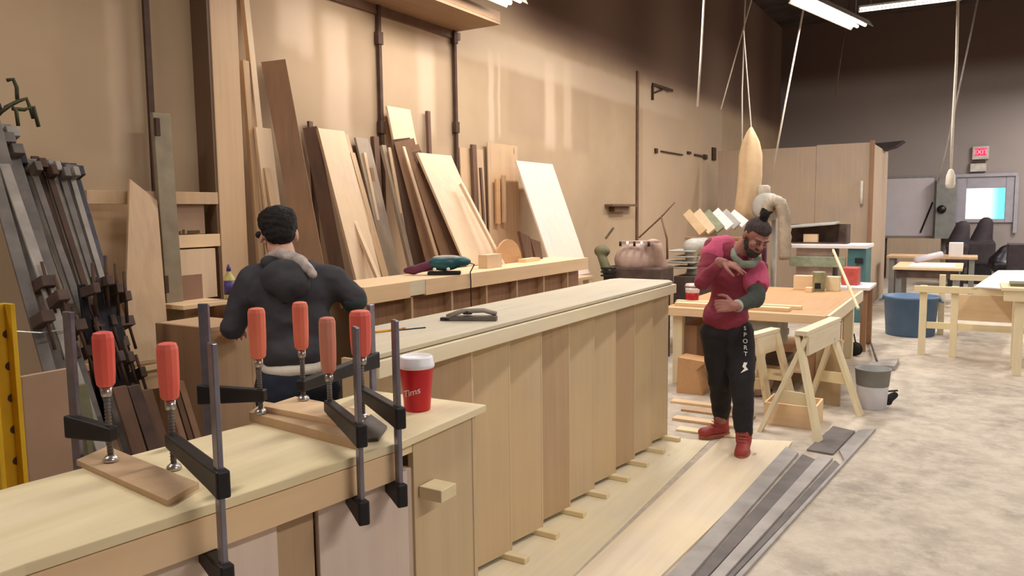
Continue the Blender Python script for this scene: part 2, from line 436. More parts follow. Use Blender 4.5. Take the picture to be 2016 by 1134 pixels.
# bright daylight sky seen through the pane
m, nt, bs = newmat('outdoor_glow'); bs.inputs['Base Color'].default_value = (0, 0, 0, 1)
tc = nt.nodes.new('ShaderNodeTexCoord'); sp = nt.nodes.new('ShaderNodeSeparateXYZ'); nt.links.new(tc.outputs['Object'], sp.inputs[0])
r = nt.nodes.new('ShaderNodeMapRange'); r.inputs[1].default_value = 0.0; r.inputs[2].default_value = 0.25
nt.links.new(sp.outputs['X'], r.inputs[0])
nt.links.new(mix(nt, r.outputs[0], lin((250, 250, 255)), lin((120, 240, 240))), bs.inputs['Emission Color']); bs.inputs['Emission Strength'].default_value = 1.5
win = tag(thing('window_1', None, None, ((wx0 + wx1) / 2, BACK_Y, wz0)), kind='structure')
obj('pane', MB().box(wx0, wx1, BACK_Y + .12, BACK_Y + .14, wz0, wz1), 'outdoor_glow', win)
b = MB(); fx0, fx1, fz1 = P(1884, 350, y=BACK_Y).x, P(1999, 350, y=BACK_Y).x, P(1940, 348, y=BACK_Y).z
b.box(fx0, wx0 - .001, BACK_Y - .05, BACK_Y - .002, wz0 - .08, fz1); b.box(wx1 + .001, fx1, BACK_Y - .05, BACK_Y - .002, wz0 - .08, fz1)
b.box(wx0, wx1, BACK_Y - .05, BACK_Y - .002, wz1, fz1); b.box(wx0, wx1, BACK_Y - .05, BACK_Y - .002, wz0 - .08, wz0)
obj('window_frame', b, 'frame_lilac', win, bevel=.01)
b = MB()
b.box(fx0 - .05, fx1 + .05, BACK_Y - .09, BACK_Y - .05, fz1, fz1 + .07); b.box(fx0 - .07, fx0, BACK_Y - .09, BACK_Y - .05, wz0 - .3, fz1)
b.box(fx1, fx1 + .07, BACK_Y - .09, BACK_Y - .05, wz0 - .3, fz1)
obj('trim_2', b, 'frame_lilac', kind='structure')
# column built out from the left wall
ca, cb = P(432, 400, x=WALL_X + .16), P(484, 400, x=WALL_X + .16)
obj('trim_1', MB().box(WALL_X, WALL_X + .16, ca.y, cb.y, 0, CEIL_Z), wood('column_wood', (214, 182, 150), 'z', c2=(200, 166, 132), knots=False), kind='structure', bevel=.004)
obj('trim_shade', MB().box(WALL_X, WALL_X + .155, ca.y - .02, ca.y - .001, 0, CEIL_Z), wood('column_shade_wood', (112, 86, 66), 'z', c2=(96, 72, 54), knots=False), kind='structure')  # brown board added to give the column its shaded side
# dark joint strips
for i, (px, w) in enumerate(((1253, .03),)):
    yy = P(px, 300, x=WALL_X).y
    obj('trim_3', MB().box(WALL_X, WALL_X + .025, yy - w, yy + w, 0, P(px, 140, x=WALL_X).z), 'upright_brown', kind='structure')

# ------------------------------------------------------------------ lamps
def lamp(name, c, length, ang, label, power, glow='tube_glow', z=None, color=(1, .93, .85), w=.22, spread=178):
    """fluorescent trough lamp hung from the ceiling; c = centre of the tube"""
    c = Vector(c); t = thing(name, label, 'lamp', c, 'fluorescent ceiling lamps')
    a = Vector((math.sin(ang), math.cos(ang), 0)); s = Vector((a.y, -a.x, 0))
    b = MB(); o = c - a * length / 2
    b.slab([o - s * w * .5 + Vector((0, 0, -.0)), o - s * w * .3 + Vector((0, 0, .09)), o + s * w * .3 + Vector((0, 0, .09)), o + s * w * .5,
            o + s * w * .47, o + s * w * .27 + Vector((0, 0, .075)), o - s * w * .27 + Vector((0, 0, .075)), o - s * w * .47], a * length)
    obj('housing', b, 'lamp_housing', t)
    for q in (-.05, .05):
        obj('tube', MB().tube([c - a * (length / 2 - .03) + s * q + Vector((0, 0, .03)), c + a * (length / 2 - .03) + s * q + Vector((0, 0, .03))], .02), glow, t, smooth=True)
    for q in (-.38, .38):
        obj('hanger', MB().tube([c + a * length * q + Vector((0, 0, .09)), c + a * length * q + Vector((0, 0, CEIL_Z - c.z))], .004, 6), 'cord_white', t)
    L = bpy.data.lights.new('lamp_light', 'AREA'); L.shape = 'RECTANGLE'; L.size = w; L.size_y = length; L.energy = power; L.color = color
    L.spread = R(spread)
    lo = bpy.data.objects.new('lamp_light', L); COL.objects.link(lo); lo.parent = t
    lo.location = (0, 0, -.015); lo.rotation_euler = (0, 0, -ang)
    return t
n_, f_ = P(1585, 0, z=4.0), P(1705, 55, z=4.0)
mid = (n_ + f_) / 2; ang = math.atan2(f_.x - n_.x, f_.y - n_.y)
lamp('fluorescent_lamp', mid + Vector((-.05, -.0, 0)), (f_ - n_).length, ang, 'bright fluorescent tube lamp at the top of the photo, above the far benches', 95, w=.30)
n2, f2 = P(1690, 23, z=5.0), P(1900, -3, z=5.0)
lamp('fluorescent_lamp', (n2 + f2) / 2, (f2 - n2).length, math.atan2(f2.x - n2.x, f2.y - n2.y), 'thin fluorescent strip seen edge-on at the top right, beyond the bright one', 60, w=.14)
e3 = P(1018, 12, x=-3.45)
lamp('fluorescent_lamp', (e3.x, e3.y - .95, e3.z), 1.9, 0, 'strip lamp near the left wall, only its end in the picture at the top', 28)
for k, (x, y, z, e) in enumerate(((-2.9, .1, 3.7, 40), (-.6, 3.2, 4.0, 48), (1.6, 7.0, 4.0, 55), (-2.6, 7.2, 3.9, 100), (3.2, 1.4, 4.0, 130), (2.2, 12.5, 4.2, 150), (3.4, 15.0, 4.2, 120), (1.8, 17.0, 4.2, 140))):  # unseen lamps; the far and right-hand ones serve as added fill light
    lamp('fluorescent_lamp', (x, y, z), 2.4, 0, 'unseen fluorescent lamp hung above the picture, ' + ['over the bar clamp rack', 'over the middle of the long counter', 'over the open floor beside the sawhorse', 'over the dusty saw by the left wall', 'boosted as fill right of the foreground counter', 'added as fill right of the blue tub', 'added as fill right of the far dark machines', 'added as fill right of the lit window'][k], e)
# ================================================================== the long counter
LX, LB, LZ = -1.80, -2.23, 1.13           # outer face, back edge, top height
ly0, ly1 = 2.25, P(1336, 868, z=0).y
t = thing('bar_counter', 'long unfinished plywood bar counter running down the middle, man in black stands behind it', 'counter', ((LX + LB) / 2, (ly0 + ly1) / 2, 0))
obj('countertop', MB().prism([(LX + .035, 1.99), (LX + .035, ly1 - .02), (LX - .02, ly1 + .06), (LB + .04, ly1 + .06), (LB, ly1 - .03), (LB, 2.46)], LZ - .018, LZ), 'ply_dusty', t, bevel=.003)
obj('top_edging', MB().box(LX + .0, LX + .05, 1.99, ly1 + .02, LZ - .085, LZ - .022), 'pine_y', t, bevel=.004)
# saw-tooth front: every panel swings outward and steps back behind the next
STEP = .305; n = 0; y = ly1
panels = []
while y > ly0 + .01:
    panels.append((max(y - STEP, ly0), y)); y -= STEP
panels.reverse()
for k, (a, c) in enumerate(panels):
    run = c - a
    mname = 'ply_face' if k % 3 != 1 else 'ply_face_deep'
    obj('front_panel', MB().prism([(LX - .062, a), (LX - .005, c - .004), (LX - .022, c - .004), (LX - .079, a)], .03, LZ - .087), mname, t)
    obj('rib', MB().box(LX - .36, LX - .004, c - .003, c + .013, .03, LZ - .087), 'ply_face', t, bevel=.002)
    obj('foot_block', MB().box(LX - .2, LX + .10, c - .05, c - .005, .0065, .034), 'pine_x', t, bevel=.003)
obj('end_panel', MB().box(LX - .36, LX - .004, ly0 - .018, ly0 - .001, .03, LZ - .087), 'ply_face', t)
obj('back_panel', MB().box(LB + .02, LB + .038, 2.47, ly1, .03, LZ - .019), 'ply_face_deep', t)
obj('base_plate', MB().box(LX - .40, LX - .21, ly0, ly1, .0, .029), 'ply_pale', t)

# plywood sheets lying on the floor
def flat(name, pix, z0, t, m, label, cat, bevel=.002, group=None, lift=None):
    pts = [P(a, c, z=z0 + t) for a, c in pix]
    return obj(name, MB().prism([(p.x, p.y) for p in pts], z0, z0 + t), m, label=label, cat=cat, bevel=bevel, group=group)
flat('plywood_sheet', [(1128, 1138), (1060, 1290), (1230, 1290), (1296, 1138), (1535, 905), (1560, 868), (1420, 862)], .0, .012, 'ply_pale',
     'long pale plywood sheet lying on the floor right in front of the counter', 'plywood')
obj('plywood_strip', MB().prism([(LX - .19, 2.0), (P(1125, 1138, z=0).x, P(1125, 1138, z=0).y), (P(1400, 870, z=0).x - .01, P(1400, 870, z=0).y), (LX - .19, ly1)], 0, .006), 'pine_y',
    label='narrow bright plywood strip on the floor along the foot of the counter', cat='plywood', bevel=.002)
# grey rubber strips
def strip(pix, t, m, label, z0=0.0):
    flat('rubber_mat', pix, z0, t, m, label, 'mat', bevel=.004, group='grey rubber strips on the floor')
strip([(1298, 1150), (1345, 1150), (1572, 890), (1548, 878)], .022, 'rubber_grey', 'leftmost grey rubber strip on the floor, against the plywood sheet')
strip([(1352, 1150), (1378, 1150), (1608, 905), (1580, 893)], .012, 'rubber_dark', 'dark rubber strip in the gap between two lighter grey strips on the floor')
strip([(1382, 1150), (1412, 1150), (1640, 900), (1612, 896)], .02, 'rubber_grey', 'third grey rubber strip from the plywood, ending under the sawhorse')
strip([(1416, 1150), (1428, 1150), (1655, 915), (1644, 905)], .01, 'rubber_dark', 'narrow dark rubber strip nearest the bare concrete')
strip([(1431, 1150), (1446, 1150), (1725, 842), (1690, 846), (1652, 885), (1662, 905)], .018, 'rubber_grey', 'outermost grey rubber strip edging the dusty concrete floor')
strip([(1588, 884), (1640, 893), (1684, 848), (1640, 838)], .014, 'rubber_dark', 'short dark rubber piece lying beyond the sawhorse foot')

# ================================================================== the near bench
BZ = 1.12
poly = [(-1.165, .30), (-1.16, .54), (-1.10, .95), (-1.06, 1.26), (-1.07, 1.63), (-1.45, 1.61), (-1.47, 1.2), (-1.52, .71), (-1.53, .30)]
t = thing('workbench_counter', 'thick plywood counter in the left foreground with red-handled clamps on it', 'counter', (-1.3, .95, 0))
obj('countertop', MB().prism(poly, BZ - .019, BZ), 'ply_bench', t, bevel=.002)
inner = [(x + (.006 if x < -1.3 else -.004), y if .31 < y < 1.6 else (y + .002 if y < 1 else y - .004)) for x, y in poly]
obj('edge_board', MB().prism([(-1.168, .30), (-1.163, .54), (-1.102, .95), (-1.062, 1.27), (-1.095, 1.27), (-1.135, .95), (-1.196, .54), (-1.2, .30)], BZ - .085, BZ - .0215), 'board_pale_y', t, bevel=.002)
obj('sub_top', MB().prism([(-1.2, .30), (-1.196, .54), (-1.13, .97), (-1.09, 1.28), (-1.09, 1.60), (-1.44, 1.59), (-1.46, 1.2), (-1.51, .71), (-1.52, .30)], BZ - .05, BZ - .0215), 'ply_bench', t)
def vpanel(name, a, c, z0, z1, m, par=t, th=.017, lbl=None):
    a, c = Vector((a[0], a[1], 0)), Vector((c[0], c[1], 0)); n = Vector(((c - a).y, -(c - a).x, 0)).normalized()
    return obj(name, MB().slab([a + Vector((0, 0, z0)), c + Vector((0, 0, z0)), c + Vector((0, 0, z1)), a + Vector((0, 0, z1))], -n * th), m, par, label=lbl, bevel=.0015)
vpanel('front_panel', (-1.20, .52), (-1.145, .99), .03, BZ - .087, 'ply_pink', lbl='pinkish plywood panel')
vpanel('front_panel', (-1.145, 1.285), (-1.09, 1.35), .03, BZ - .087, 'ply_pink')
vpanel('front_panel', (-1.165, .995), (-1.155, 1.095), .03, BZ - .087, 'ply_face_deep')
vpanel('front_panel', (-1.145, 1.10), (-1.09, 1.325), .03, BZ - .087, 'ply_pink', lbl='pinkish plywood panel')
vpanel('front_panel', (-1.087, 1.345), (-1.087, 1.60), .03, BZ - .022, 'ply_face')
vpanel('end_panel', (-1.085, 1.602), (-1.44, 1.592), .03, BZ - .022, 'ply_face')
vpanel('back_panel', (-1.44, 1.58), (-1.51, .34), .03, BZ - .022, 'ply_face_deep')
obj('side_block', MB().box(-1.085, -1.02, 1.36, 1.42, .955, .985), 'pine_x', t, bevel=.002)
obj('base_plate', MB().prism([(-1.22, .34), (-1.11, 1.3), (-1.11, 1.58), (-1.43, 1.57), (-1.49, .34)], 0, .029), 'ply_bench', t)

# scraps on the near bench
c = P(236, 900, z=BZ)
p1, p2, p3, p4 = [P(a, c_, z=BZ + .012) for a, c_ in ((150, 905), (212, 878), (392, 950), (330, 985))]
obj('wood_scrap', MB().prism([(p.x, p.y) for p in (p1, p2, p3, p4)], BZ, BZ + .012), 'board_tan_z', label='thin brown sheet for a wood scrap and its shadow under the front clamp on the near counter', cat='wood scrap', bevel=.001)  # one brown shape covers the scrap and its cast shadow
a_, b_ = P(495, 812, z=BZ + .022), P(700, 850, z=BZ + .022)
pts = [P(a, c_, z=BZ + .022) for a, c_ in ((490, 812), (520, 790), (712, 822), (700, 866))]
obj('wood_scrap', MB().prism([(p.x, p.y) for p in pts], BZ, BZ + .022), 'board_tan_z', label='lower wooden offcut lying across the near counter behind the clamps', cat='wood scrap', bevel=.001)
pts = [P(a, c_, z=BZ + .036) for a, c_ in ((520, 800), (582, 780), (704, 805), (700, 834))]
obj('wood_scrap', MB().prism([(p.x, p.y) for p in pts], BZ + .022, BZ + .036), 'board_pale_y', label='upper pale offcut stacked on the other across the near counter', cat='wood scrap', bevel=.001)
pts = [P(a, c_, z=BZ + .008) for a, c_ in ((706, 838), (730, 815), (762, 838), (745, 862), (716, 864))]
obj('metal_plate', MB().prism([(p.x, p.y) for p in pts], BZ, BZ + .008), 'clamp_grey', label='small grey metal plate under the clamp pad near the red cup', cat='plate', bevel=.001)

# ================================================================== red handled clamps
def fclamp(label, sx, sy, bx, by, zarm, ztop, zbot, hz0, hz1, hr=.0205, handle='handle_red', pad=BZ, jaw=None):
    sc, bc = Vector((sx, sy, 0)), Vector((bx, by, 0)); u = (sc - bc).normalized(); w = Vector((-u.y, u.x, 0))
    t = thing('f_clamp', label, 'clamp', (bx, by, zbot), 'red-handled clamps on the near counter')
    Z = lambda z: Vector((0, 0, z))
    obj('bar', MB().obox(bc - u * .013 - w * .005 + Z(zbot), u * .026, w * .010, Z(ztop - zbot)), 'steel_bar', t, bevel=.002)
    b = MB()
    b.slab([bc - u * .024 - w * .012 + Z(zarm - .024), bc - u * .024 - w * .012 + Z(zarm + .024), bc + u * .03 - w * .012 + Z(zarm + .021),
            sc + u * .014 - w * .012 + Z(zarm + .014), sc + u * .014 - w * .012 + Z(zarm - .014), bc + u * .03 - w * .012 + Z(zarm - .021)], w * .024)
    obj('sliding_arm', b, 'cast_black', t, bevel=.004)
    b = MB(); zj = zbot
    L = (sc - bc).length
    b.slab([bc - u * .022 - w * .012 + Z(zj - .012), bc - u * .022 - w * .012 + Z(zj + .04), bc + u * .02 - w * .012 + Z(zj + .034),
            sc * .0 + bc + u * (L + .012) - w * .012 + Z(zj + .036), bc + u * (L + .012) - w * .012 + Z(zj + .012), bc + u * .03 - w * .012 + Z(zj - .006)], w * .024)
    obj('fixed_jaw', b, 'cast_black', t, bevel=.004)
    b = MB(); b.tube([sc + Z(pad + .012), sc + Z(hz0)], .0055, 12)
    for k in range(18):
        z = pad + .02 + k * (hz0 - pad - .03) / 18
        b.lathe(sc + Z(z), [(.0052, 0), (.0068, .0016), (.0052, .0032)], 12)
    sp = obj('screw', b, 'clamp_grey', t, smooth=True)
    obj('pad', MB().lathe(sc + Z(pad + .001), [(.014, 0), (.015, .003), (.013, .008), (.007, .013)], 20), 'steel_bright', sp, smooth=True)
    hd = obj('handle', MB().lathe(sc + Z(hz0), [(hr * .62, 0), (hr * .86, .006), (hr * .95, .03), (hr, .07), (hr, hz1 - hz0 - .012), (hr * .86, hz1 - hz0 - .002), (hr * .5, hz1 - hz0)], 12), handle, t, smooth=False, bevel=.0015)
    obj('ferrule', MB().lathe(sc + Z(hz0 - .02), [(hr * .42, 0), (hr * .5, .004), (hr * .5, .018)], 16), 'steel_bright', hd, smooth=True)
fclamp('nearest clamp, its tall bright bar before the counter edge', -1.335, .905, -1.060, .80, 1.178, 1.413, 1.0, 1.262, 1.375)
fclamp('leftmost clamp, red handle against the dark metal racks', -1.46, .852, -1.565, .845, 1.19, 1.43, 1.0, 1.285, 1.395, pad=BZ + .012)
fclamp('clamp with the widest red handle, beside the red coffee cup', -1.262, 1.372, -1.045, 1.243, 1.185, 1.395, 1.0, 1.275, 1.388, hr=.026)
fclamp('clamp with the worn pinkish handle left of the widest red one', -1.262, 1.262, -1.052, 1.13, 1.175, 1.395, 1.0, 1.255, 1.385, handle='handle_worn', hr=.019)
fclamp('clamp with orange handle in front of the left side of the black hooded man', -1.455, 1.225, -1.575, 1.17, 1.188, 1.41, 1.0, 1.277, 1.40, handle='handle_orange', pad=BZ + .022)
fclamp('clamp with orange handle at the middle of the black sweatshirt', -1.42, 1.33, -1.475, 1.65, 1.195, 1.36, 1.0, 1.285, 1.405, hr=.019, handle='handle_orange', pad=BZ + .036)

# ================================================================== coffee cup
cp = P(822, 806, z=BZ)
t = thing('coffee_cup', 'red paper coffee cup with white lid on the end of the near counter', 'cup', (cp.x, cp.y, BZ))
cup = obj('cup_body', MB().lathe((cp.x, cp.y, BZ), [(.0, 0), (.0325, 0), (.0335, .004), (.0425, .112), (.0425, .113)], 40), 'cup_red', t, smooth=True)
obj('lid', MB().lathe((cp.x, cp.y, BZ + .110), [(.0445, 0), (.046, .003), (.046, .009), (.0435, .012), (.042, .026), (.038, .030), (.036, .026), (0, .025)], 40), 'plastic_white', t, smooth=True)
vdir = (Vector((0, 0, 0)) - Vector((cp.x, cp.y, 0))).normalized(); rt = Vector((-vdir.y, vdir.x, 0))
def wrap_text(name, txt, size, m, parent, c, rad, zc, face, slope=0.0, ext=.0012):
    cu = bpy.data.curves.new(name, 'FONT'); cu.body = txt; cu.size = size; cu.extrude = ext; cu.align_x = 'CENTER'; cu.align_y = 'CENTER'
    o = bpy.data.objects.new('tmp', cu); COL.objects.link(o); dg = bpy.context.evaluated_depsgraph_get()
    me = bpy.data.meshes.new_from_object(o.evaluated_get(dg)); bpy.data.objects.remove(o)
    w0 = world_of(parent); face = Vector(face)
    for v in me.vertices:
        x, y, z = v.co; zz = zc + y + x * slope; rr = rad(zz) + z
        a = x / rr; d = face * math.cos(a) + Vector((-face.y, face.x, 0)) * math.sin(a)
        v.co = Vector((c.x, c.y, 0)) + d * rr + Vector((0, 0, zz)) - w0
    me.materials.clear(); me.materials.append(MATS[m]); q = bpy.data.objects.new(name, me); COL.objects.link(q); q.parent = parent
    return q
ff = (Matrix.Rotation(R(-22), 3, 'Z') @ vdir)
wrap_text('lettering', 'Tims', .024, 'ink_white', cup, cp, lambda z: .0335 + (z - BZ) / .112 * .009, BZ + .052, ff, .30)

# ================================================================== things on the long counter
dp = P(928, 632, z=LZ)
t = thing('metal_tool', 'dusty grey metal tool lying on top of the long counter', 'tool', (dp.x, dp.y, LZ))
b = MB(); b.bar(dp + Vector((-.10, -.03, .012)), dp + Vector((.10, .06, .012)), .022, .045, (0, 0, 1)); obj('body', b, 'clamp_grey', t, bevel=.004)
obj('handle', MB().tube([dp + Vector((-.10, -.05, .02)), dp + Vector((-.04, -.02, .045)), dp + Vector((.05, .03, .048)), dp + Vector((.09, .07, .03))], .011, 10), 'clamp_light', t, smooth=True)
obj('knob', MB().lathe(dp + Vector((-.02, .0, .03)), [(.02, 0), (.024, .006), (.02, .016), (.0, .018)], 16), 'steel_dark', t, smooth=True)
obj('foot', MB().bar(dp + Vector((-.135, -.05, .008)), dp + Vector((-.09, -.03, .008)), .016, .03), 'steel_dark', t, bevel=.002)
a, c = P(728, 657, z=LZ), P(762, 653, z=LZ)
t = thing('pencil', 'yellow pencil lying on the near end of the long counter', 'pencil', ((a + c) / 2).to_tuple())
d = (c - a).normalized(); up = Vector((0, 0, .005))
obj('shaft', MB().tube([a + up, a + up + d * .15], .0052, 6), 'pencil_yellow', t); obj('tip', MB().tube([a + up - d * .018, a + up], [.0008, .005], 6), 'pine_x', t)
obj('eraser', MB().tube([a + up + d * .151, a + up + d * .165], .005, 8), 'red_plastic', t)
a, c = P(776, 652, z=LZ), P(838, 646, z=LZ)
obj('awl', MB().tube([a + Vector((0, 0, .003)), c + Vector((0, 0, .003))], .003, 6), 'steel_dark', label='thin dark rod lying beside the yellow pencil on the long counter', cat='rod')

# ================================================================== second counter behind
QX, QZ = -2.90, 1.20
qa, qb = P(717, 575, x=QX), P(1158, 512, x=QX)
qy0, qy1 = qa.y, qb.y
QZ = (P(780, 556, x=QX).z + P(1100, 516, x=QX).z) / 2
QZ2 = QZ - .10
t = thing('bar_counter', 'second plywood counter behind the long one, a teal sander lies on it', 'counter', (QX - .2, (qy0 + qy1) / 2, 0))
obj('countertop', MB().box(QX - .375, QX - .022, qy0, qy1, QZ - .02, QZ), 'board_pale_y', t, bevel=.002)
ym = P(808, 560, x=QX).y; yn = P(838, 560, x=QX).y
obj('top_edging', MB().box(QX - .02, QX, qy0, ym, QZ2, QZ), 'board_pale_y', t, bevel=.002)
obj('top_edging', MB().box(QX - .02, QX - .004, ym + .002, yn, QZ2 + .01, QZ), 'pine_y', t)
obj('top_edging', MB().box(QX - .02, QX, yn + .002, qy1, QZ2, QZ), 'board_pale_y', t, bevel=.002)
obj('front_panel', MB().box(QX - .10, QX - .082, qy0 + .01, qy1 - .03, .0, QZ2), 'board_brown_z', t)
yy = qy0 + .03
while yy < qy1:
    obj('rib', MB().box(QX - .081, QX - .03, yy, yy + .02, .0, QZ2 + .0), 'board_tan_z', t); yy += .42
obj('end_panel', MB().box(QX - .355, QX - .101, qy1 - .05, qy1 - .03, 0, QZ - .021), 'ply_face', t)
obj('back_panel', MB().box(QX - .375, QX - .356, qy0, qy1, 0, QZ - .021), 'ply_face', t)

# belt sander
def on_top(px, py): return P(px, py, z=QZ)
sp = on_top(880, 541)
sv = (P(935, 520, d=4.4) - P(820, 545, d=4.4)); sv.z = 0; sv.normalize(); sw = Vector((-sv.y, sv.x, 0)); M3 = Matrix((sv, sw, Vector((0, 0, 1)))).transposed()
k = (P(935, 525, z=QZ) - sp).length
sp = P(875, 545, x=QX - .10); sp.z = QZ
t = thing('sander', 'teal and plum electric sander resting on the second counter', 'sander', sp)
L = Vector((0, 0, 0))
obj('base', MB().obox(sp - sv * .11 - sw * .045 + Vector((0, 0, .001)), sv * .22, sw * .09, (0, 0, .022)), 'rubber_black', t, bevel=.008)
obj('body', organic('motor_body', MB().ball(sp + Vector((0, 0, .075)), (.115, .055, .05), M3).ball(sp + sv * .09 + Vector((0, 0, .085)), (.09, .045, .038), M3), 'sander_teal', t, .006) and MB().ball(sp + sv * .02 + Vector((0, 0, .112)), (.10, .035, .018), M3), 'machine_grey', t, smooth=True)
b = MB(); b.limb(sp - sv * .07 + Vector((0, 0, .07)), sp - sv * .20 + Vector((0, 0, .035)), .034, .03); b.limb(sp - sv * .20 + Vector((0, 0, .035)), sp - sv * .25 + Vector((0, 0, .03)), .034, .022)
organic('dust_bag', b, 'sander_plum', t, .006)
e = sp + sv * .17 + Vector((0, 0, .075))
g = P(926, 612, x=-2.6)
obj('power_cord', MB().tube([e, e + sv * .03 + Vector((0, 0, -.01)), Vector((QX + .012, e.y + .05, QZ + .01)), Vector((QX + .014, e.y + .052, QZ - .05)), Vector((QX + .012, e.y + .05, .5))], .004, 8), 'cord_black', t, smooth=True)
for q in (-.06, .03):
    obj('knob', MB().lathe(sp + sv * q - sw * .05 + Vector((0, 0, .04)), [(.012, 0), (.012, .01), (0, .011)], 12, ax=-sw), 'plastic_white', t, smooth=True)

# ================================================================== lumber leaning on the left wall
def lean(name, m, tl, bl, w, t=.019, label='', cat='board', xw=WALL_X + .06, dirn='y', group=None, to_floor=True, dyb=0.0, z0=0.0):
    """board leaning on the wall: tl = top left pixel on the wall, bl = a lower point of the same edge"""
    T = P(*tl, x=xw); Bq = P(*bl, y=T.y + dyb)
    d = (Bq - T)
    xq = T.x + d.x * ((T.z - QZ) / -d.z)
    if xq > QX - .40: z0 = QZ + .001
    elif T.y > 4.1: z0 = RACK_Z
    if to_floor: Bq = T + d * ((T.z - z0) / (-d.z))
    u = (Bq - T).normalized()
    wv = Vector((0, 1, 0)) if dirn == 'y' else Vector((1, 0, 0))
    if dirn == 'm': wv = Vector((.75, .66, 0))
    wv = (wv - u * wv.dot(u)).normalized(); th = u.cross(wv) * t
    if th.x > 0 and dirn != 'x': th = -th
    if dirn == 'x' and th.y < 0: th = -th
    b = MB().obox(T, Bq - T, wv * w, th)
    # cut square on the floor
    for v in b.bm.verts: v.co.z = max(v.co.z, z0)
    return obj(name, b, m, label=label, cat=cat, bevel=.0015, group=group)
RACK_Z = .95
t = thing('lumber_rack', 'low wooden rack behind the second counter that the leaning boards stand on', 'rack', (-3.74, 5.8, 0))
obj('rack_shelf', MB().box(WALL_X + .01, -3.36, 4.12, 7.2, RACK_Z - .03, RACK_Z), 'board_tan_z', t)
for yy in (4.14, 5.2, 6.4, 7.1):
    for xx in (WALL_X + .03, -3.44): obj('leg', MB().box(xx, xx + .07, yy, yy + .07, 0, RACK_Z - .031), 'pine_z', t)
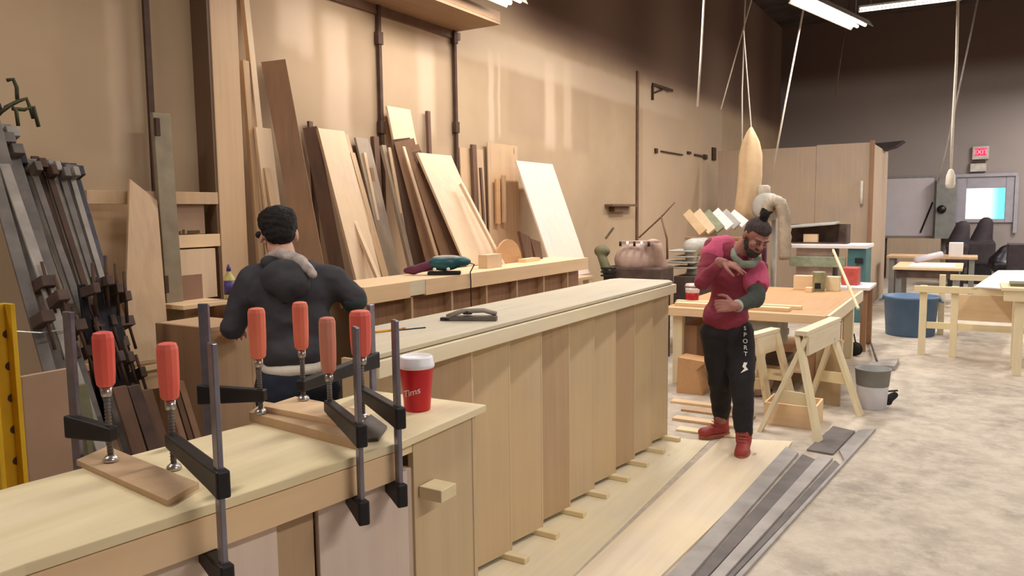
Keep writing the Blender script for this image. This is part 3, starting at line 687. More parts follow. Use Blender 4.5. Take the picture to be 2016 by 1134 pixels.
LN = [ # name, material, top-left px, lower px, width, thickness, dir, wall offset, label
 ('board', 'board_pale_z', (477, -30), (530, 470), .045, .04, 'y', .05, 'tall thin pale strip rising out of the top of the photo beside the wall column'),
 ('board', 'board_tan_z', (478, 118), (508, 480), .05, .03, 'y', .09, 'tan strip leaning just right of the wall column, behind the head'),
 ('board', 'board_pale_z', (503, 250), (530, 470), .13, .02, 'y', .14, 'short pale board directly above the dark-haired head'),
 ('board', 'board_brown_z', (514, 122), (566, 400), .16, .03, 'm', .05, 'dark brown plank, tallest of those above the man in black'),
 ('board', 'board_grey_z', (541, 122), (580, 400), .07, .025, 'y', .06, 'weathered narrow strip next to the dark brown plank'),
 ('board', 'board_brown_z', (556, 128), (582, 300), .035, .03, 'y', .09, 'narrow brown lath top right of the dark brown plank'),
 ('board', 'board_tan_z', (566, 292), (592, 480), .12, .02, 'y', .16, 'tan board leaning right beside the dark-haired head'),
 ('board', 'board_dark_z', (596, 252), (640, 480), .10, .03, 'm', .05, 'dark board in the shade left of the wide pale board'),
 ('board', 'board_pale_z', (626, 252), (702, 552), .27, .025, 'y', .14, 'wide pale board leaning behind the right shoulder of the man in black'),
 ('board', 'board_tan_z', (672, 262), (752, 540), .07, .02, 'y', .06, 'narrow tan strip right of the wide pale board'),
 ('board', 'board_pale_z', (688, 415), (745, 552), .035, .03, 'y', .30, 'short pale lath crossing low in front of the tan strips'),
 ('board', 'board_grey_z', (700, 270), (757, 520), .16, .02, 'y', .05, 'greyish board in the middle of the lumber row'),
 ('board', 'board_dark_z', (736, 268), (752, 520), .06, .04, 'y', .08, 'dark upright board below the wall post'),
 ('board', 'board_pale_z', (762, 208), (800, 400), .30, .02, 'y', .07, 'pale board whose square top stands above all its neighbours'),
 ('board', 'board_dark_z', (770, 275), (812, 545), .15, .02, 'm', .22, 'leftmost dark sheet of the stack leaning left of the sander'),  # dark stack from here: shade on the sheets put into the wood colour
 ('board', 'board_brown_z', (776, 280), (842, 530), .16, .025, 'm', .26, 'second dark sheet of the stack leaning behind the sander'),
 ('board', 'board_brown_z', (798, 290), (870, 510), .11, .02, 'm', .33, 'third dark sheet of the stack, with a pale edge'),
 ('board', 'board_dark_z', (812, 300), (892, 500), .07, .02, 'm', .38, 'dark sheet directly behind the widest smooth pale board'),
 ('board', 'board_pale_z', (822, 300), (903, 489), .45, .022, 'y', .46, 'widest smooth pale board, leaning behind the teal sander'),
 ('board', 'board_grey_z', (752, 285), (812, 545), .05, .03, 'y', .20, 'grey narrow board at the left edge of the dark sheets'),
 ('board', 'board_dark_z', (842, 218), (845, 300), .04, .03, 'y', .05, 'short dark lath end standing above the wide smooth board'),
 ('board', 'board_tan_z', (905, 290), (915, 500), .40, .015, 'y', .03, 'tan sheet flat on the wall right of the second wall post'),
 ('board', 'board_dark_z', (930, 284), (938, 480), .07, .03, 'y', .07, 'dark narrow upright board left of the hanging wooden templates'),
 ('board', 'board_dark_z', (946, 330), (955, 480), .03, .02, 'y', .10, 'thin dark lath right beside the dark narrow upright board'),
 ('board', 'board_tan_z', (960, 280), (965, 480), .58, .015, 'y', .05, 'honey-coloured sheet that the wooden templates stand against'),
 ('board', 'board_pale_z', (908, 360), (990, 520), .035, .03, 'y', .66, 'pale square stick crossing in front of the smooth board edge'),
 ('board', 'board_tan_z', (690, 300), (745, 500), .05, .02, 'y', .12, 'thin tan lath between the wide pale board and the greyish board'),
 ('board', 'board_pale_z', (716, 300), (752, 480), .03, .02, 'y', .10, 'thin pale lath right in the middle of the greyish boards'),
 ('board', 'board_brown_z', (728, 330), (756, 500), .04, .02, 'y', .12, 'thin brown lath just left of the dark upright board'),
 ('board', 'board_tan_z', (520, 330), (540, 440), .05, .02, 'y', .18, 'low tan lath behind the dark hair, right of the short pale board'),
 ('board', 'board_pale_z', (494, 200), (520, 440), .03, .02, 'y', .10, 'thin pale lath left of the short pale board above the head'),
 ('board', 'board_dark_z', (608, 238), (612, 300), .04, .02, 'y', .04, 'dark lath end poking above the dark board in the shade'),
 ('board', 'board_pale_z', (793, 288), (858, 500), .03, .012, 'y', .36, 'narrow pale edge between the dark sheets behind the sander'),
 ('board', 'board_pale_z', (765, 290), (806, 520), .03, .012, 'y', .24, 'narrow pale lath left of the dark sheets'),
 ('board', 'ply_pink', (1016, 316), (1082, 512), .78, .02, 'y', .22, 'rightmost board of the row, wide and whitish with stains'),
]
for nm, mt, tl, bl, w, th, dr, off, lb in LN:
    lean(nm, mt, tl, bl, w, th, lb, 'board', xw=WALL_X + off, dirn=dr, group=None)
# templates / tools against the honey sheet
for x0, y0, x1, y1, mt, lb in ((977, 352, 986, 440, 'brown_ply_top', 'orange-brown wooden strip, longer of the two in front of the honey sheet'), (990, 345, 997, 438, 'board_tan_z', 'thin tan strip right beside the orange-brown one'),):
    a, c = P(x0, y0, x=WALL_X + .10), P(x1, y1, x=WALL_X + .10)
    obj('wood_strip', MB().slab([(a.x, a.y, c.z), (a.x, c.y, c.z), (a.x, c.y, a.z), (a.x, a.y, a.z)], (-.02, 0, 0)), mt, label=lb, cat='board')
# curved brown offcut and dark bits on the second counter
a = P(1000, 497, z=QZ); a = P(1005, 500, x=QX - .30); 
b = MB(); r_ = .22; cx = P(985, 512, x=QX - .30)
pts = [Vector((QX - .30, cx.y + math.cos(q) * .2 + .10, QZ + .002 + max(0, math.sin(q)) * .19)) for q in [math.pi * i / 14 for i in range(15)]]
b.slab(pts, (.02, 0, 0)); obj('curved_offcut', b, 'brown_ply_top', label='brown half-round wooden offcut standing at the back of the second counter', cat='wood scrap')
c = P(965, 515, x=QX - .16); obj('wood_block', MB().box(QX - .2, QX - .12, c.y - .10, c.y + .10, QZ + .0, QZ + .10), 'board_pale_z', label='pale wood block on the second counter under the leaning stick', cat='block', bevel=.002)
for i, (px, py, h, lb) in enumerate(((1030, 500, .20, 'dark upright scrap on the second counter, taller one'), (1050, 500, .15, 'dark upright scrap next to the whitish board'))):
    c = P(px, py, x=QX - .33)
    obj('scrap_tool', MB().slab([(c.x, c.y, QZ), (c.x, c.y + .12, QZ), (c.x, c.y + .07, QZ + h), (c.x, c.y - .10, QZ + h * 1.25)], (.03, 0, 0)), 'board_dark_z', label=lb, cat='scrap', bevel=.002)
c = P(1045, 505, x=QX - .2); obj('wood_scrap', MB().box(c.x - .05, c.x + .02, c.y - .12, c.y + .12, QZ, QZ + .03), 'board_pale_y', label='flat pale scrap at the foot of the dark bits on the second counter', cat='wood scrap')

# steel uprights standing on the wall
def upright(px0, py0, px1, py1, r, m, label, off=.03):
    a = P(px0, py0, x=WALL_X + off); 
    t = thing('wall_post', label, 'post', (a.x, a.y, 0), 'thin dark posts on the left wall')
    obj('post', MB().box(a.x - r, a.x + r, a.y - r, a.y + r, 0, CEIL_Z), m, t)
    for zz in (P(px0, py0 + 55, x=WALL_X + off).z, P(px0, py0 + 230, x=WALL_X + off).z):
        obj('bracket', MB().box(a.x - r * 1.2, a.x + r * 1.5, a.y - r * 1.9, a.y + r * 1.9, zz - .05, zz + .05), m, t, bevel=.003)
upright(744, 20, 748, 270, .016, 'rust_dark', 'dark post on the wall at the left end of the high shelf')
upright(893, 20, 895, 300, .016, 'rust_dark', 'dark post on the wall at the right end of the high shelf')
a = P(293, 60, x=WALL_X + .05)
t = thing('wall_post', 'dark upright at the far left, grey metal strut on its lower half', 'post', (a.x + .03, a.y, 0), 'thin dark posts on the left wall')
a2 = P(308, 240, x=WALL_X + .05); a3 = P(322, 700, x=WALL_X + .05)
obj('post', MB().bar((a2.x, P(291, 0, x=WALL_X + .05).y, CEIL_Z), (a2.x, a3.y, 0), .035, .02, (0, 1, 0)), 'rust_dark', t)
s0, s1 = P(322, 345, x=WALL_X + .20), P(345, 720, x=WALL_X + .20)
obj('strut', MB().bar((s0.x, s0.y, s0.z + .35), (s0.x, s0.y + .04, 0), .11, .03, (0, 1, 0)), 'strut_grey', t, bevel=.003)
for q in (250, 560):
    k = P(309 + (q - 250) * .055, q, x=WALL_X + .24); obj('bracket', MB().box(k.x - .01, k.x + .012, k.y - .014, k.y + .014, k.z - .05, k.z + .05), 'rust_dark', t, bevel=.003)
# high shelf box between the posts
a, c = P(648, 2, x=WALL_X + .02), P(898, 40, x=WALL_X + .02)
t = thing('wall_shelf', 'brown wooden shelf high on the wall between the two dark posts', 'shelf', (WALL_X + .3, (a.y + c.y) / 2, 3.0))
z_ = P(893, 72, x=WALL_X + .02).z
b = MB().box(WALL_X + .02, WALL_X + .50, P(700, 0, x=WALL_X).y, c.y, z_ + .05, z_ + .075); obj('shelf_board', b, 'shelf_brown', t, bevel=.002)
obj('front_rail', MB().box(WALL_X + .47, WALL_X + .50, P(700, 0, x=WALL_X).y, c.y, z_ + .076, z_ + .16), 'shelf_brown', t)
obj('wall_rail', MB().box(WALL_X + .001, WALL_X + .03, P(640, 0, x=WALL_X).y, c.y + .05, z_ - .02, z_ + .049), 'board_dark_z', t)

# ================================================================== wooden shelving at the left
SX = WALL_X + .16
def yz(px, py, x=SX): return P(px, py, x=x)
t = thing('wooden_rack', 'pale wooden shelf frame on the wall left of the column', 'shelf', (SX, yz(300, 500).y, 0))
ya, yb = yz(172, 400).y, yz(430, 400).y
def rail(name, z0, z1, x0, x1, m, y0=ya, y1=yb): return obj(name, MB().box(x0, x1, y0, y1, z0, z1), m, t, bevel=.002)
obj('back_panel', MB().box(WALL_X + .01, WALL_X + .03, ya, yb, 0, yz(300, 378).z), 'board_tan_z', t)
z1, z0 = yz(385, 378).z, yz(385, 402).z; rail('rail', z0, z1, SX - .03, SX, 'board_tan_z')
z1, z0 = yz(385, 462).z, yz(385, 487).z; rail('rail', z0, z1, SX - .03, SX, 'board_pale_y', yz(335, 470).y, yb)
z1 = yz(400, 597, SX + .25).z; shelf_z = z1
rail('shelf_board', z1 - .025, z1, WALL_X + .04, SX + .25, 'board_pale_y', yz(360, 600, SX + .25).y, yz(455, 600, SX + .25).y)
z1 = yz(300, 718, SX + .25).z; rail('shelf_board', z1 - .03, z1, WALL_X + .04, SX + .25, 'board_pale_y', yz(238, 720, SX + .25).y, yz(385, 700, SX + .25).y)
rail('front_board', z1 - .14, z1 - .031, SX + .21, SX + .23, 'board_pale_y', yz(240, 735, SX + .25).y, yz(380, 735, SX + .25).y)
obj('side_panel', MB().box(WALL_X + .04, SX + .2, yb - .06, yb - .03, 0, yz(420, 597, SX + .2).z - .03), 'board_brown_z', t)
# cardboard box stored in the rack, with printed mark and brown label
a, c = yz(346, 430, SX - .005), yz(420, 460, SX - .005)
t2 = thing('cardboard_box', 'flat cardboard carton with a brown label on the wooden shelf', 'box', (WALL_X + .10, (a.y + c.y) / 2, shelf_z))
ctop = P(385, 405, x=SX + .02).z
obj('carton', MB().box(WALL_X + .05, SX + .02, yz(346, 600, SX).y, yz(425, 600, SX).y, shelf_z + .001, yz(385, 489).z - .004), 'board_pale_z', t2)
a, c = yz(354, 543, SX + .022), yz(400, 595, SX + .022)
obj('label', MB().box(SX + .021, SX + .024, a.y, c.y, c.z, a.z), 'label_brown', t2)
a, c = yz(346, 438, SX), yz(418, 440, SX)
bx = thing('cardboard_box', 'long cardboard carton with dark printing between the two shelf rails', 'box', (SX - .02, a.y, z0))
obj('carton', MB().box(WALL_X + .05, SX - .035, yz(346, 440).y, yb - .08, yz(385, 461).z + .002, yz(385, 403).z - .002), 'cardboard', bx)
for x0, x1, y0, y1 in ((353, 357, 455, 464), (360, 365, 452, 463), (370, 394, 454, 459)):
    a, c = yz(x0, y0, SX - .03), yz(x1, y1, SX - .03); obj('printed_mark', MB().box(SX - .034, SX - .032, a.y, c.y, c.z, a.z), 'ink_brown', bx)
# tan tapered sheet leaning against it
a, c, e, f = P(252, 352, x=SX + .02), P(306, 395, x=SX + .02), P(331, 704, x=SX + .24), P(240, 716, x=SX + .24)
obj('plywood_sheet', MB().slab([a, c, e, f], (.018, 0, 0)), 'board_tan_z', label='tall tan plywood offcut tapering to a point, leaning left of the grey strut', cat='plywood', bevel=.002)
# glue bottle
g = P(453, 588, x=SX + .22); g.z = shelf_z
t = thing('glue_bottle', 'small bottle with purple label on the shelf beside the column', 'bottle', g)
obj('bottle_body', MB().lathe(g, [(.0, 0), (.03, 0), (.032, .01), (.032, .13), (.012, .16), (.012, .17)], 20), 'glue_yellow', t, smooth=True)
obj('label', MB().lathe(g + Vector((0, 0, .03)), [(.0328, 0), (.0328, .085)], 20), 'glue_purple', t, smooth=True)
obj('cap', MB().lathe(g + Vector((0, 0, .17)), [(.014, 0), (.012, .02), (.005, .04), (0, .041)], 16), 'glue_purple', t, smooth=True)
# wooden carcass left of the man
a, c = P(408, 650, d=3.15), P(500, 800, d=3.1)
x0 = -3.08; y0_ = P(408, 650, x=x0).y; y1_ = P(500, 650, x=x0).y
t = thing('wood_cabinet', 'open brown wooden cabinet box standing left of the man in black', 'cabinet', (x0 - .2, (y0_ + y1_) / 2, 0))
zt = P(450, 640, x=x0).z
obj('side_panel', MB().box(x0 - .4, x0, y0_, y0_ + .02, 0, zt), 'board_brown_z', t, bevel=.001); obj('side_panel', MB().box(x0 - .4, x0, y1_ - .02, y1_, 0, zt), 'board_tan_z', t, bevel=.001)
obj('top_panel', MB().box(x0 - .4, x0, y0_ + .021, y1_ - .021, zt - .02, zt), 'board_tan_z', t); obj('front_panel', MB().box(x0 - .02, x0 - .002, y0_ + .021, y1_ - .021, 0, zt - .021), 'board_tan_z', t)

# ================================================================== bar clamps racked at the far left
def long_clamp(px, py, qx, qy, off, w, label, m='clamp_grey', head=True, ztop=None):
    T = P(px, py, x=WALL_X + off); Bq = P(qx, qy, y=T.y); d = Bq - T; Bq = T + d * ((T.z - .02) / -d.z)
    u = (Bq - T).normalized(); wv = Vector((0, 1, 0)); n = u.cross(wv)
    t = thing('bar_clamp', label, 'clamp', (Bq.x, Bq.y, 0), 'long bar clamps leaning at the far left')
    obj('bar', MB().bar(T, Bq, w, .012, wv), m, t, bevel=.002)
    if n.x < 0: n = -n
    L = (Bq - T).length
    k = random.uniform(.42, .56)
    Cc = T + u * L * k
    j = obj('jaw', MB().bar(Cc + n * .01, Cc + n * .11, .05, w * 1.05, u), 'dusty_dark', t, bevel=.004)
    obj('screw', MB().tube([Cc + n * .085 - u * .09, Cc + n * .085 + u * .14], .007, 8), 'rust_dark', t, smooth=True)
    Ct = T + u * .06
    obj('head', MB().bar(Ct - n * .0, Ct + n * .06, .05, w, u), m, t, bevel=.004)
spec = [(-62, 60, 120, 740, .10, .06, 'clamp_grey'), (-48, 160, 150, 740, .13, .045, 'clamp_light'), (-5, 255, 112, 690, .15, .075, 'clamp_grey'),
        (8, 245, 138, 700, .10, .055, 'clamp_light'), (30, 300, 165, 740, .07, .03, 'steel_dark'), (47, 312, 150, 600, .06, .06, 'clamp_light'),
        (68, 308, 172, 640, .09, .035, 'rust_dark'), (82, 318, 190, 660, .06, .03, 'clamp_grey'), (98, 314, 200, 640, .10, .025, 'clamp_light'),
        (108, 318, 205, 640, .06, .06, 'steel_dark'), (124, 320, 218, 640, .08, .055, 'clamp_grey'), (142, 322, 236, 650, .05, .04, 'steel_dark')]
words = ['widest grey bar clamp cut by the left edge of the photo', 'pale bar clamp second from the left edge', 'broad grey bar clamp third from the left edge', 'pale slanting bar clamp below the green cranks',
         'thin dark bar clamp between two pale bars', 'pale perforated-looking bar clamp in the middle of the rack', 'rusty brown bar clamp, top end just above its neighbours', 'grey bar clamp right of the rusty brown one',
         'thinnest pale bar clamp of the right group', 'wide dark bar clamp fourth from the right of the rack', 'grey bar clamp second from the right of the rack', 'dark bar clamp at the right end of the rack']
spec += [(-70, 140, 100, 740, .20, .05, 'clamp_grey'), (-20, 200, 130, 720, .05, .03, 'steel_dark'), (18, 280, 150, 700, .17, .05, 'clamp_grey'), (58, 315, 168, 640, .13, .03, 'clamp_grey'),
         (115, 325, 212, 640, .13, .03, 'clamp_grey'), (134, 324, 228, 640, .11, .028, 'clamp_light'), (90, 322, 192, 640, .14, .028, 'rust_dark')]
words += ['grey bar clamp just right of the widest one at the left edge', 'dark bar clamp between pale ones near the left edge', 'grey bar clamp crossing behind the slanting pale one', 'narrow grey bar clamp left of the rusty brown one',
          'narrow grey bar clamp in front of the wide dark one', 'narrow pale bar clamp between grey and dark ones at the rack end', 'narrow rusty bar clamp left of the thinnest pale one']
for (a1, a2, a3, a4, of, w, mt), lb in zip(spec, words): long_clamp(a1, a2, a3, a4, of + .25, w, lb, mt)
# short dark ends of clamps in the lower bundle
for i, (a1, a2, a3, a4) in enumerate(((160, 560, 205, 860), (185, 545, 235, 800), (205, 560, 245, 790), (222, 575, 262, 830))):
    T = P(a1, a2, x=WALL_X + .75); Bq = P(a3, a4, y=T.y); d = Bq - T; Bq = T + d * (T.z / -d.z)
    tt = thing('bar_clamp', ('leftmost', 'second from left', 'third from left', 'rightmost')[i] + ' of the short dark clamps low at the left before the tall bars', 'clamp', (Bq.x, Bq.y, 0), 'short dark clamps low at the left')
    u = (Bq - T).normalized(); n = Vector((.8, -.3, .2))
    obj('bar', MB().bar(T, Bq, .035, .014, (0, 1, 0)), 'steel_dark', tt, bevel=.002)
    obj('jaw', MB().bar(T + u * .04, T + u * .04 + Vector((.12, 0, .03)), .045, .03, u), 'dusty_dark', tt, bevel=.004)
    obj('screw', MB().tube([T + Vector((.10, 0, .10)), T + Vector((.10, 0, -.14))], .008, 8), 'rust_dark', tt, smooth=True)
# green crank handles poking out at the top left
for i, (pix, lb) in enumerate((([(14, 158), (26, 156), (33, 172), (34, 196)], 'upper green crank handle at the far left edge'),
                 ([(10, 212), (34, 200), (52, 194), (60, 214), (66, 234)], 'middle green crank handle, bent down over the wall'),
                 ([(24, 214), (48, 216), (66, 210), (76, 250)], 'rightmost green crank handle at the far left'),
                 ([(-6, 226), (22, 206), (32, 218), (36, 248)], 'lowest green crank handle at the far left edge'))):
    obj('crank_handle', MB().tube([P(a, c, x=WALL_X + .30 + .03 * i) for a, c in pix], .009, 8), 'hook_green', label=lb, cat='clamp handle', smooth=True, group='green crank handles')
# thin tie wire across the clamps
obj('tie_wire', MB().tube([P(28, 652, x=WALL_X + .95), P(80, 655, x=WALL_X + .97), P(133, 648, x=WALL_X + .95)], .004, 6), 'steel_bright', label='thin wire tied across the leaning clamp bars', cat='wire')
# yellow ladder rail at the left edge
a = P(-20, 600, x=-2.15); c = P(18, 600, x=-2.15)
t = thing('ladder', 'yellow ladder rail with dark holes at the left edge of the photo', 'ladder', (-2.15, (a.y + c.y) / 2, 0))
w_ = c.y - a.y; zt = P(15, 597, x=-2.15).z
obj('rail', MB().box(-2.17, -2.15, a.y - .02, c.y, 0, zt), 'yellow_rail', t, bevel=.002)
obj('rail_flange', MB().box(-2.149, -2.12, c.y - .012, c.y, 0, zt), 'yellow_rail', t, bevel=.001)
obj('rail_flange', MB().box(-2.149, -2.12, a.y - .02, a.y - .008, 0, zt), 'yellow_rail', t, bevel=.001)
for k in range(9):
    zz = zt - .08 - k * .085
    obj('hole', MB().lathe((-2.1495, (a.y + c.y) / 2 + .012, zz), [(.0, 0), (.011, 0), (.011, .001), (0, .0012)], 14, ax=(1, 0, 0)), 'rust_dark', t)
# dull sheet behind the bench and dark boards bundle
a, c = P(42, 742, x=-2.45), P(148, 742, x=-2.45)
obj('sheet', MB().box(-2.47, -2.45, a.y, c.y, 0, a.z), 'cardboard', label='dull brown sheet standing behind the near counter beside the ladder', cat='sheet', bevel=.002)
for i, (x0, x1, yt, mt, lean_) in enumerate(((150, 172, 760, 'olive_machine', .0), (222, 250, 765, 'board_dark_z', .1), (252, 276, 762, 'dusty_dark', .12), (280, 300, 770, 'board_dark_z', .1), (320, 332, 748, 'board_brown_z', .1), (336, 346, 750, 'board_dark_z', .1), (350, 362, 752, 'board_brown_z', .1))):
    a, c = P(x0, yt, x=-3.1), P(x1, yt, x=-3.1)
    lb = ['olive post', 'wide dark board', 'dusty dark board', 'dark board under the red handle', 'thin brown slat', 'thin black-brown slat', 'thin reddish slat'][i] + ' behind the near counter, ' + ['beside the dull sheet', 'left end of the dark bundle', 'second in the dark bundle', 'third in the dark bundle', 'first of three slats', 'middle of three slats', 'last of three slats'][i]
    obj('board', MB().slab([(-3.1, a.y, a.z), (-3.1, c.y, a.z), (-2.9 - .0, c.y + lean_, 0), (-2.9, a.y + lean_, 0)], (-.02, 0, 0)), mt, label=lb, cat='board', bevel=.001)
a, c = P(400, 605, d=3.0), P(430, 605, d=3.0)
# ================================================================== the 4x8 table behind the man in the pink shirt
TZ = .73
ta, tb = P(1338, 600, z=TZ), P(1602, 624, z=TZ)
ty0, ty1 = 6.72, 8.95
tx0, tx1 = P(1345, 600, z=TZ).x - .1, -1.02
t = thing('work_table', 'low wide work table with a brown plywood top behind the man in pink', 'table', ((tx0 + tx1) / 2, (ty0 + ty1) / 2, 0))
obj('tabletop', MB().box(tx0, tx1, ty0, ty1, TZ - .02, TZ), 'brown_ply_top', t, bevel=.002)
obj('front_rail', MB().box(tx0, tx1, ty0 - .03, ty0 - .001, TZ - .075, TZ + .0), 'board_pale_x', t, bevel=.003)
obj('side_rail', MB().box(tx1 + .001, tx1 + .03, ty0, ty1, TZ - .11, TZ), 'pine_y', t, bevel=.003)
for x, y in ((tx0 + .05, ty0 + .06), (tx1 - .14, ty0 + .35), (tx0 + .05, ty1 - .12), (tx1 - .14, ty1 - .12)):
    obj('leg', MB().box(x, x + .09, y, y + .09, .0, TZ - .021), 'pine_z', t, bevel=.003)
obj('lower_shelf', MB().box(tx0 + .1, tx1 - .12, ty0 + .2, ty1 - .15, .18, .20), 'board_pale_x', t, bevel=.002)
# pile of loose boards on its front edge
for i, (x0, x1, yy, zz, w, mt, lb) in enumerate(((tx0 + .05, tx1 - .32, ty0 + .10, TZ + .001, .11, 'board_pale_x', 'front pale strip of wood lying along the table edge behind the pink shirt'),
                                   (tx0 + .2, tx1 - .1, ty0 - .16, TZ - .15, .15, 'board_pale_x', 'long pale board lying just below the front edge of the work table'),
                                   (tx0 + .0, tx1 - .25, ty0 + .28, TZ + .001, .07, 'pine_x', 'second pale strip lying further back on the work table'))):
    if i == 1: continue
    obj('wood_strip', MB().box(x0, x1, yy, yy + w, zz, zz + .03), mt, label=lb, cat='board', bevel=.002)
# drawer box, planer, scraps on the lower shelf
def blk(name, px0, px1, pyt, pyb, y, dy, m, label, cat, zb=None, bevel=.004):
    a, c = P(px0, (pyt + pyb) / 2, y=y), P(px1, (pyt + pyb) / 2, y=y)
    zt = P((px0 + px1) / 2, pyt, y=y).z; zb = P((px0 + px1) / 2, pyb, y=y).z if zb is None else zb
    return obj(name, MB().box(a.x, c.x, y, y + dy, zb, zt), m, label=label, cat=cat, bevel=bevel)
yd = ty0 + .06
a, c = P(1474, 655, y=yd), P(1530, 655, y=yd); zt, zb = P(1500, 652, y=yd).z, P(1500, 684, y=yd).z
t = thing('drawer_unit', 'white drawer front with a dark knob hanging under the work table', 'drawer', ((a.x + c.x) / 2, yd, zb))
obj('drawer_box', MB().box(a.x, c.x, yd, yd + .45, zb, TZ - .021), 'machine_grey', t); obj('drawer_front', MB().box(a.x - .01, c.x + .01, yd - .015, yd - .001, zb - .005, zt), 'bucket_white', t, bevel=.003)
k_ = P(1497, 676, y=yd - .016); obj('knob', MB().lathe(k_, [(.008, 0), (.018, .008), (.018, .02), (0, .024)], 14, ax=(0, -1, 0)), 'rust_dark', t, smooth=True)
blk('storage_crate', 1478, 1545, 705, 735, ty0 + .35, .4, 'clamp_grey', 'grey crate on the low shelf under the work table', 'crate', zb=.201)
a = P(1508, 745, y=ty0 + .30)
t = thing('machine_base', 'dusty grey motor on the floor under the work table', 'motor', (a.x, a.y, 0))
obj('housing', MB().lathe((a.x, ty0 - .1, .1), [(0, 0), (.09, 0), (.1, .02), (.1, .26), (.07, .30), (0, .30)], 24, ax=(0, 1, 0)), 'dusty_machine', t, smooth=True)
obj('foot', MB().box(a.x - .09, a.x + .09, ty0 - .06, ty0 + .16, 0, .02), 'dusty_dark', t, bevel=.003)
# brown carcass pieces at the table's left under the counter end
blk('storage_crate', 1342, 1372, 640, 712, ty0 + .12, .5, 'board_brown_z', 'tall brown box under the left end of the work table', 'crate', zb=.201)
a = P(1362, 752, y=6.45)
obj('wood_block', MB().slab([(a.x - .14, 6.45, .0), (a.x + .10, 6.45, 0), (a.x + .04, 6.45, .22), (a.x + .13, 6.45, .30), (a.x - .13, 6.45, .32)], (0, .22, 0)), 'brown_ply_top', label='notched brown wooden block on the floor beyond the counter end', cat='block', bevel=.003)
for i, (px, py, w, dz, mt) in enumerate(((1350, 790, .5, .02, 'board_pale_x'), (1372, 806, .6, .018, 'board_tan_z'), (1356, 824, .55, .02, 'board_pale_x'), (1365, 845, .45, .015, 'pine_x'))):
    a = P(px, py, z=.02)
    lb = ('farthest', 'second farthest', 'second nearest', 'nearest')[i] + ' of the loose boards on the floor past the counter end'
    obj('floor_board', MB().box(a.x - .12, a.x + w * .75, a.y - .04, a.y + .06, .0, dz), mt, label=lb, cat='board', bevel=.002)
# soda can
g = P(1363, 592, z=TZ)
g.y = max(g.y, ty0 + .06); g = P(1363, 590, y=7.1); g.z = TZ
t = thing('drink_cup', 'red and white drink cup at the left end of the work table', 'cup', g)
obj('cup_body', MB().lathe(g, [(0, 0), (.055, 0), (.058, .006), (.068, .165), (.0, .165)], 28), 'can_red', t, smooth=True)
obj('white_band', MB().lathe(g, [(.0655, .10), (.0685, .15)], 28), 'can_white', t, smooth=True)
obj('lid', MB().lathe(g + Vector((0, 0, .160)), [(.071, 0), (.073, .006), (.066, .018), (.06, .026), (0, .026)], 28), 'can_white', t, smooth=True)
# blocks and paint can along the back of the table
def on(px, py, y, z): 
    q = P(px, py, y=y); q.z = z; return q
for x0, x1, pt, lb, mt in ((1562, 1600, 543, 'pale wood block on the table back edge, left of the paint can', 'board_pale_x'), (1626, 1652, 545, 'pale wood block on the table back edge, right of the paint can', 'pine_x'), (1585, 1598, 549, 'small pale block between the larger block and the paint can', 'board_pale_x')):
    yb = 8.75 if pt != 549 else 8.5
    a, c = P(x0, 560, y=yb), P(x1, 560, y=yb); zt = P((x0 + x1) / 2, pt, y=yb).z
    if pt == 549: zt = TZ + .05
    obj('wood_block', MB().box(a.x, c.x, yb, yb + .12, TZ, max(zt, TZ + .05)), mt, label=lb, cat='block', bevel=.003)
g = on(1612, 560, 8.7, TZ); zt = P(1612, 535, y=8.7).z
t = thing('paint_can', 'greenish white paint can standing at the back of the work table', 'can', g)
obj('can_body', MB().lathe(g, [(0, 0), (.06, 0), (.062, .004), (.062, zt - TZ - .012), (.066, zt - TZ - .008), (.066, zt - TZ), (.05, zt - TZ - .004), (0, zt - TZ - .004)], 24), 'paint_can', t, smooth=True)
fd = (Vector((0, 0, 0)) - Vector((g.x, g.y, 0))).normalized()
obj('label', MB().slab([g + fd * .063 + Vector((-fd.y * -.04, fd.x * -.04, .03)), g + fd * .063 + Vector((-fd.y * .02, fd.x * .02, .03)), g + fd * .063 + Vector((-fd.y * .02, fd.x * .02, .09)), g + fd * .063 + Vector((-fd.y * -.04, fd.x * -.04, .09))], fd * .003), 'rubber_black', t)
a, c = P(1640, 492, y=8.2), P(1690, 600, y=7.3)
obj('wooden_stick', MB().bar(a, (c.x, c.y, TZ + .0), .02, .02), 'pine_z', label='thin wooden stick leaning over the right side of the work table', cat='stick')
g = on(1667, 600, 7.2, 0)
blk('toolbox', 1650, 1682, 572, 606, 9.3, .3, 'red_plastic', 'small red case right of the work table', 'case')
# bench with board reaching right of the table
yb = 9.25
a, c = P(1640, 572, y=yb), P(1712, 572, y=yb); zt = P(1680, 566, y=yb).z
t = thing('side_table', 'small table with a white top between work table and blue bin', 'table', ((a.x + c.x) / 2, yb + .3, 0))
obj('tabletop', MB().box(a.x, c.x, yb, yb + .7, zt - .03, zt), 'paper_white', t, bevel=.003)
for x in (a.x + .03, c.x - .09):
    for yy in (yb + .04, yb + .6): obj('leg', MB().box(x, x + .06, yy, yy + .06, 0, zt - .031), 'board_brown_z', t, bevel=.002)
o_ = [o for o in bpy.data.objects if o.name.startswith('toolbox')][0]; o_.location.z = zt; o_.location.y += .2

